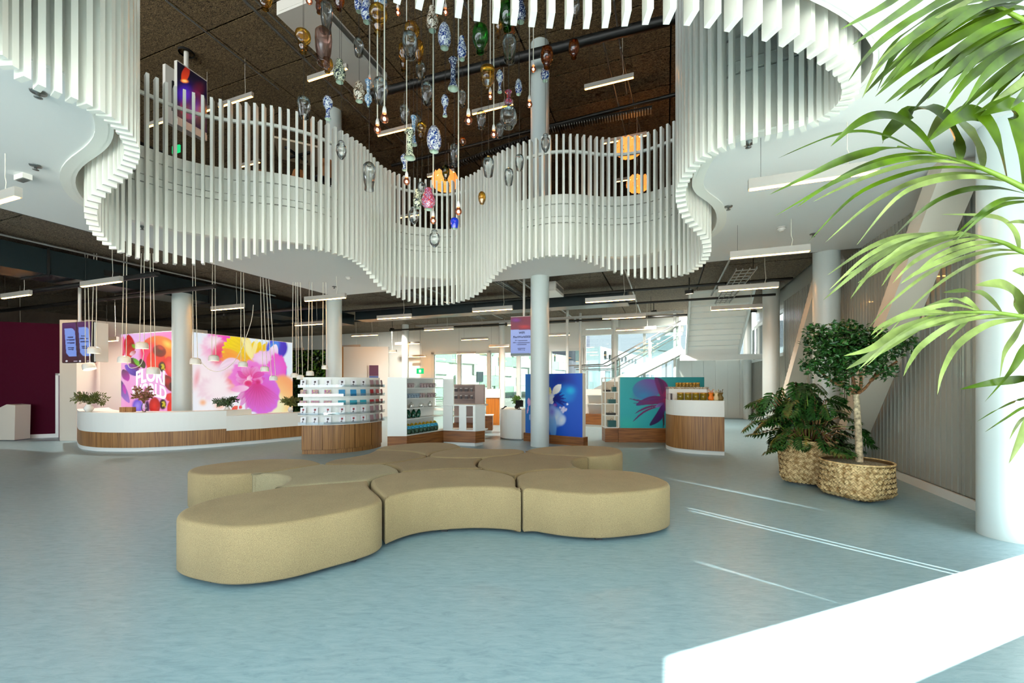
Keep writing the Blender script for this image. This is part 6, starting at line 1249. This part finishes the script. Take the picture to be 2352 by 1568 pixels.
# ---- woven baskets
def basket_mat(name, c1, c2):
    m, nt, b = _new(name); N = nt.nodes.new; L = nt.links.new; oi = N('ShaderNodeTexCoord'); nz = N('ShaderNodeTexNoise'); nz.inputs['Scale'].default_value = 22; nz.inputs['Detail'].default_value = 1
    L(oi.outputs['Object'], nz.inputs['Vector']); rp = N('ShaderNodeValToRGB'); rp.color_ramp.elements[0].position = .35; rp.color_ramp.elements[1].position = .65; rp.color_ramp.elements[0].color = (*lin(c1), 1); rp.color_ramp.elements[1].color = (*lin(c2), 1)
    L(nz.outputs[0], rp.inputs[0]); L(rp.outputs[0], b.inputs['Base Color']); b.inputs['Roughness'].default_value = .6; return m
M_bask = basket_mat('woven_bamboo', (158, 124, 74), (222, 194, 142)); M_baskd = mat('basket_core', (96, 72, 40), .9)
def basket(c, R_, h, rz, label, fill):
    o = thing('woven_basket', c, label, 'basket', 'woven plant baskets')
    def rad(a, t):       # rounded square at the foot, round at the rim
        s_ = max(abs(cos(a-rz)), abs(sin(a-rz))); sq = .88/s_; sq = min(sq, 1.06); k = sstep_(t*1.2); ch = .86+.14*min(1, t/.13)
        return R_*((sq*(1-k)+1.0*k))*ch
    def pt(a, t, e=0): r = rad(a, t)+e; return c+Vector((cos(a)*r, sin(a)*r, .03+t*(h-.03)))
    nA, nT = 48, 10; m = MB(); vs = [pt(2*pi*i/nA, j/nT, -.012) for j in range(nT+1) for i in range(nA)]
    m.add(vs, [(j*nA+i, j*nA+(i+1) % nA, (j+1)*nA+(i+1) % nA, (j+1)*nA+i) for j in range(nT) for i in range(nA)], True); m.add([c+Z*.03+Vector((cos(2*pi*i/nA), sin(2*pi*i/nA), 0))*rad(2*pi*i/nA, 0)*.98 for i in range(nA)], [tuple(range(nA-1, -1, -1))]); m.build('core', M_baskd, o)
    # herringbone of slanting bamboo strips, each a raised tile
    m = MB(); nC = int(round(2*pi*R_/(sqrt(2)*.046))); cell = 2*pi*R_/(sqrt(2)*nC); rr = random.Random(int(h*1000))
    for i in range(-2, 2*nC+40):
        for j in range(-40, nC+40):
            for k in (0, 1):
                al = (i+j) % 2 == 0; g = .04*cell
                if al: p0, p1, q0, q1 = i*cell-.12*cell, (i+1)*cell+.12*cell, (j+.5*k)*cell+g, (j+.5*k+.5)*cell-g
                else: p0, p1, q0, q1 = (i+.5*k)*cell+g, (i+.5*k+.5)*cell-g, j*cell-.12*cell, (j+1)*cell+.12*cell
                cs = ((p0+p1)+(q0+q1))/2/sqrt(2); ct_ = ((p0+p1)-(q0+q1))/2/sqrt(2)
                if not (0 <= cs < 2*pi*R_) or not (0 < ct_ < h-.03): continue
                mid_ = rr.uniform(.002, .006); ps = []
                long_ = ((p0, q0), ((p0+p1)/2, q0), (p1, q0), (p1, q1), ((p0+p1)/2, q1), (p0, q1)) if al else ((p0, q0), (p0, (q0+q1)/2), (p0, q1), (p1, q1), (p1, (q0+q1)/2), (p1, q0))
                for n_i, (pp_, qq_) in enumerate(long_):
                    s1 = (pp_+qq_)/sqrt(2); t1 = (pp_-qq_)/sqrt(2)/(h-.03); ps.append(pt(s1/R_, max(0, min(1, t1)), mid_ if n_i in (1, 4) else -.007))
                m.add(ps, [(0, 1, 4, 5), (1, 2, 3, 4)])
    stuff(m.build('weave', M_bask, o))
    rim = [pt(2*pi*i/nA, 1, 0) for i in range(nA)]; m = MB(); m.tube(rim+[rim[0]], .013, 6, False); m.build('rim', M_bask, o)
    MB().lathe([(R_*.97, h-.035), (R_*.5, h-.015), (0, h-.01)], 32, c).build('planting_bed', fill, o)
    for sx in (-1, 1): MB().box(c.x+sx*R_*.45-.05, c.x+sx*R_*.45+.05, c.y-R_*.5, c.y+R_*.4, 0, .03).build('runner', M_galv, o)
    return o
def sstep_(t): t = max(0, min(1, t)); return t*t*(3-2*t)
bc1 = Vector((4.31, 6.12, 0)); bc2 = Vector((4.385, 5.33, 0))
basket(bc1, .36, .63, .9, 'taller woven bamboo basket holding the lobed-leaf plant', M_earth); basket(bc2, .375, .46, .35, 'lower woven bamboo basket holding the small tree', M_soil)

# ---- philodendron with lobed leaves
def lobed(seed):
    rr = random.Random(seed); m = MB(); L_ = 1.0; k = 7; vs = []; fs = []
    for s_ in (-1, 1):
        for i in range(k):
            t = .06+.86*i/(k-1); ln = .52*sin(pi*(.18+.72*t))**.8*rr.uniform(.85, 1.1); a = radians(72-48*t)
            b0 = Vector((0, t-.075, 0)); b1 = Vector((0, t+.06, 0)); d_ = Vector((s_*sin(a), cos(a), 0)); tip = Vector((0, t, 0))+d_*ln-Z*.16*ln; midp = Vector((0, t, 0))+d_*ln*.55+Z*.03; nrm_ = Vector((-d_.y, d_.x, 0))*.062
            n0 = len(vs); vs += [b0, midp-nrm_, tip, midp+nrm_, b1, Vector((0, t, .012))]
            fs += [(n0, n0+1, n0+5), (n0+1, n0+2, n0+3), (n0+1, n0+3, n0+5), (n0+3, n0+4, n0+5)]
    n0 = len(vs); vs += [Vector((-.07, .9, 0)), Vector((0, 1.18, -.06)), Vector((.07, .9, 0)), Vector((0, 0, 0))]; fs += [(n0, n0+1, n0+2), (n0+3, n0, n0+2)]
    m.add(vs, fs, True); o = m.build('leaf', M_leaf); me = o.data; bpy.data.objects.remove(o); return me
leafmes = [lobed(s_) for s_ in (1, 2, 3)]
ph = thing('philodendron', bc1+Z*.6, 'bushy dark green plant with deeply lobed leaves in the taller basket', 'plant')
rr = random.Random(11)
for k in range(135):
    a = rr.uniform(0, 2*pi); e = rr.uniform(-.1, 1.5); R1 = rr.uniform(.36, .78)
    dir_ = Vector((cos(a)*cos(e), sin(a)*cos(e)*.8, sin(e))); root = bc1+Vector((cos(a)*.12, sin(a)*.12, .6)); tip = bc1+Vector((-.06, 0, .62))+Vector((dir_.x*R1*.98, dir_.y*R1*.9, max(-.1, dir_.z*R1*1.12)))
    if tip.x > 4.9: tip.x = 4.9
    mid = (root+tip)/2+Z*.12
    MB().tube([root-Z*.02, mid, tip], [.008, .006, .005], 5).build('petiole', M_palmstem if k % 3 == 0 else M_twig, ph)
    out = Vector((dir_.x+rr.gauss(0, .2), dir_.y-.15+rr.gauss(0, .2), rr.uniform(-.85, -.15))).normalized(); yv = out; xv = yv.cross(Z).normalized(); zv = xv.cross(yv); ro = rr.gauss(0, .35); xv, zv = xv*cos(ro)+zv*sin(ro), zv*cos(ro)-xv*sin(ro); s_ = rr.uniform(.2, .32)
    Mx = Matrix((xv, yv, zv)).transposed(); inst('leaf', leafmes[k % 3], ph, tip-ph.location, sc=(s_, s_, s_), rot=Mx.to_euler())
# ---- small tree
tr = thing('ficus_tree', bc2+Z*.45, 'small standard tree with pale trunk and umbrella of dark leaves in the lower basket', 'tree')
tb_ = P(1974, 1054, 5.33); tt_ = P(1966, 905, 5.33); tb_.z = .44
MB().tube(spline([tb_, P(1972, 1000, 5.33), P(1969, 950, 5.32), tt_], 5), [.042, .04, .04, .038, .037, .036, .036, .035, .035, .035, .035, .034, .034, .034, .035, .036], 10).build('trunk', M_bark, tr)
for pts in ([(1966,906),(1985,893),(2002,872),(2018,845)], [(1965,908),(1952,893),(1935,880),(1905,850)], [(1966,905),(1962,880),(1955,850)], [(1975,898),(1978,870),(1972,830)], [(1940,885),(1915,878),(1880,850)], [(2000,874),(2020,858),(2060,830)]):
    MB().tube(spline([P(x, y, 5.33+.04*i) for i, (x, y) in enumerate(pts)], 4), [.022-.0012*i for i in range(4*(len(pts)-1)+1)], 7).build('branch', M_twig, tr)
m = MB(); rr = random.Random(5)
blobs = [(1885,782,42,38,5.35),(1930,775,48,42,5.2),(1985,790,50,46,5.3),(2040,795,46,36,5.25),(2080,790,30,24,5.4),(1900,825,44,40,5.2),(1955,835,44,38,5.1),(2005,838,40,32,5.15),(1868,845,26,22,5.3),(1915,862,30,26,5.3),(1955,755,30,20,5.35),(1870,760,22,18,5.4),(1850,838,16,14,5.3),(2035,860,22,14,5.3),(1950,890,26,18,5.25),(2010,770,30,20,5.35),(1925,800,70,50,5.45),(1990,815,70,46,5.5)]
for x, y, rx, ry, d_ in blobs:
    c = P(x, y, d_); ax, az = rx/F*d_, ry/F*d_
    for k in range(int(rx*ry*.165)):
        th = rr.uniform(0, 2*pi); ph_ = math.acos(rr.uniform(-1, 1)); r_ = rr.random()**.4
        q = c+Vector((ax*r_*sin(ph_)*cos(th), ax*.8*r_*sin(ph_)*sin(th), az*r_*cos(ph_)))
        dv = Vector((rr.gauss(0, 1), rr.gauss(0, 1), rr.gauss(-.1, .6))).normalized(); sv = dv.cross(Vector((rr.gauss(0, 1), rr.gauss(0, 1), 1.2))).normalized(); L_ = rr.uniform(.05, .075); W = L_*.27; up_ = sv.cross(dv)*W*.4
        m.add([q, q+dv*L_*.45+sv*W+up_, q+dv*L_, q+dv*L_*.45-sv*W+up_], [(0, 1, 2), (0, 2, 3)])
stuff(m.build('foliage', M_ficus, tr))

# ---- plant wall behind the light box
pw0, pw1 = P(668, 880, 17.6), P(752, 880, 17.3); pw = thing('plant_wall', (pw0.x, pw0.y, 0), 'living wall of dark and bright green leaves behind the light box', 'plant wall')
MB().wall((pw0.x, pw0.y+.1), (pw1.x, pw1.y+.1), 0, 2.85, .1).build('backing', M_black, pw)
m = MB(); m2 = MB(); rr = random.Random(8)
for k in range(1500):
    t = rr.random(); q = pw0.lerp(pw1, t); q.z = rr.uniform(.3, 2.82); q.y -= rr.uniform(0, .12); dv = Vector((rr.gauss(0, .7), -.4, rr.gauss(-.4, .6))).normalized(); sv = dv.cross(Vector((rr.gauss(0, .4), 1, .3))).normalized(); L_ = rr.uniform(.09, .16); W = L_*.3
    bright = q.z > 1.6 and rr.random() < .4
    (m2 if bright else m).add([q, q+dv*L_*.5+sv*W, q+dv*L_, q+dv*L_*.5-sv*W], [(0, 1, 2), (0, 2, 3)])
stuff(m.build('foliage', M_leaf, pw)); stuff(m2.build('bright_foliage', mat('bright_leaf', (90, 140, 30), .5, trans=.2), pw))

# ---- bouquets on the reception desk
def bouquet(x, yb, d_, spread, hgt, mt, vm, vr, vh, label, n=26, seed=1, droop=.2, zt=.825):
    c = P(x, 880, d_); c.z = zt; o = thing('bouquet', c, label, 'bouquet'); rr = random.Random(seed)
    MB().lathe([(0, 0), (vr*.6, 0), (vr, vh*.35), (vr*.95, vh*.6), (vr*.55, vh*.95), (vr*.62, vh), (vr*.5, vh)], 16, c).build('vase', vm, o)
    for k in range(n):
        a = rr.uniform(0, 2*pi); s_ = spread*rr.uniform(.35, 1); h_ = hgt*rr.uniform(.3, 1); tip = c+Vector((cos(a)*s_, sin(a)*s_*.6, vh+h_-droop*s_)); mid = c+Vector((cos(a)*s_*.45, sin(a)*s_*.3, vh+h_*.75)); pts = spline([c+Z*(vh*.8), mid, tip], 5); m = MB(); m.tube(pts, .003, 4)
        for i in range(3, len(pts)):
            for sg in (-1, 1):
                t = (pts[i]-pts[i-1]).normalized(); sv = t.cross(Vector((rr.gauss(0, .3), -1, rr.gauss(0, .3)))).normalized()*sg; q = pts[i]; L_ = .075*rr.uniform(.7, 1.2); dv = (sv+t*.8).normalized(); pv = dv.cross(t).cross(dv).normalized()
                m.add([q, q+dv*L_*.5+pv*L_*.16, q+dv*L_, q+dv*L_*.5-pv*L_*.16], [(0, 1, 2), (0, 2, 3)])
        m.build('sprig', mt, o)
    return o
M_vasew = mat('white_ceramic_vase', (228, 228, 224), .25)
bouquet(204, 0, 9.25, .40, .28, M_fern, M_vasew, .085, .16, 'wide fern bouquet in a round white vase on the left end of the reception desk', 34, 2)
ob_ = bouquet(331, 0, 9.2, .24, .34, M_twig, M_clear, .05, .20, 'tall pinkish brown dried bouquet in a glass vase before the lettering', 26, 3, .05)
M_bloom = mat('dusty_pink_bloom', (170, 110, 110), .7, noise=(20, .3)); cb = P(331, 880, 9.2); rr = random.Random(4)
for k in range(16): q = cb+Vector((rr.uniform(-.2, .2), rr.uniform(-.1, .1), -1.45+.825+.3+rr.uniform(0, .24)+H*0)); q.z = .825+.3+rr.uniform(0, .22); MB().lathe([(0, -.02), (.022, -.01), (.026, .008), (0, .022)], 8, q).build('bloom', M_bloom, ob_)
bouquet(522, 0, 10.2, .36, .26, M_sprig, M_vasew, .08, .17, 'bouquet of dark green sprigs in a white vase before the carnation light box', 30, 5, .15, .70)
bouquet(667, 0, 11.0, .26, .26, M_fern, M_vasew, .06, .13, 'olive bouquet in a small white pot at the right end of the reception desk', 24, 6, .1, .70)
bouquet(1187, 0, 11.1, .16, .22, mat('fresh_green_leaf', (96, 140, 50), .5, trans=.2), M_black, .06, .1, 'small potted plant with thin green stems on the white cash desk', 16, 7, .0, .775)
M_card_ = mat('brown_cardboard', (150, 106, 60), .7)
for k, px in enumerate((286, 301)):
    c = P(px, 880, 9.15); o = thing('cardboard_box', (c.x, c.y, .825), 'small brown cardboard box on the reception desk, %s of two' % ('left', 'right')[k], 'box', 'brown boxes on the reception desk'); MB().box(c.x-.066, c.x+.066, c.y-.05, c.y+.05, .825, .93).build('carton', M_card_, o); MB().box(c.x-.012, c.x+.012, c.y-.051, c.y+.051, .826, .9315).build('tape', M_woodedge, o)

# ================================================================ UPSTAIRS FURNITURE glimpsed through the slats
M_tan = mat('tan_leather_shell', (150, 100, 56), .5); M_ttop = mat('cream_table_top', (206, 186, 156), .5)
tz = 6.3; tp = [Pz(x, y, tz) for x, y in ((628, 316), (738, 341), (728, 384), (640, 364))]
tbl = thing('high_table', (tp[0]+tp[2])/2*1, 'cream high table with crossed black legs upstairs behind the slats', 'table'); tbl.location.z = ZU
MB().prism([(p.x, p.y) for p in tp], tz, tz+.04).build('table_top', M_ttop, tbl); cc_ = (tp[0]+tp[1]+tp[2]+tp[3])/4
for a, b_ in ((0, 2), (1, 3)): p, q = tp[a].lerp(tp[b_], .25), tp[a].lerp(tp[b_], .75); MB().beam(p-Z*.03, q-Z*.03, .05, .04).build('cross_bar', M_black, tbl)
MB().tube([(cc_.x, cc_.y, ZU), (cc_.x, cc_.y, tz-.02)], .04, 8).build('leg', M_black, tbl); MB().lathe([(.28, 0), (.28, .02), (.05, .04)], 20, (cc_.x, cc_.y, ZU)).build('foot_plate', M_black, tbl)
def stool(x, y, d_, rz, lab):
    c = P(x, y, d_); c.z = ZU; o = thing('bar_stool', c, lab, 'stool', 'tan bar stools upstairs'); f = Vector((cos(rz), sin(rz), 0)); s_ = Vector((-sin(rz), cos(rz), 0)); zs = .95
    MB().lathe([(0, 0), (.2, .01), (.22, .05), (.2, .07), (0, .07)], 18, c+Z*zs).build('seat', M_black, o)
    vs = []; n = 9
    for j in range(6):
        for i in range(n): a = -1.1+2.2*i/(n-1); r = .23*(1-.12*(j/5)**2); vs.append(c+f*(-cos(a)*r)+s_*sin(a)*r*(1-.35*(j/5)**2)+Z*(zs+.03+.42*j/5))
    m = MB(); m.add(vs, [(j*n+i, j*n+i+1, (j+1)*n+i+1, (j+1)*n+i) for j in range(5) for i in range(n-1)], True); m.build('backrest', M_tan, o)
    for k in range(4): a = pi/4+k*pi/2; MB().tube([c+Vector((cos(a)*.12, sin(a)*.12, zs)), c+Vector((cos(a)*.24, sin(a)*.24, 0))], .014, 6).build('leg', M_black, o)
stool(603, 330, 9.6, -.6, 'tan shell bar stool left of the high table upstairs'); stool(690, 380, 9.9, 1.6, 'tan shell bar stool behind the high table upstairs'); stool(745, 390, 9.4, 2.6, 'tan shell bar stool right of the high table upstairs')
bq = bouquet(690, 0, 9.2, .14, .3, M_sprig, M_clear, .05, .14, 'small vase of greenery on the high table upstairs', 12, 9, 0, tz+.04)
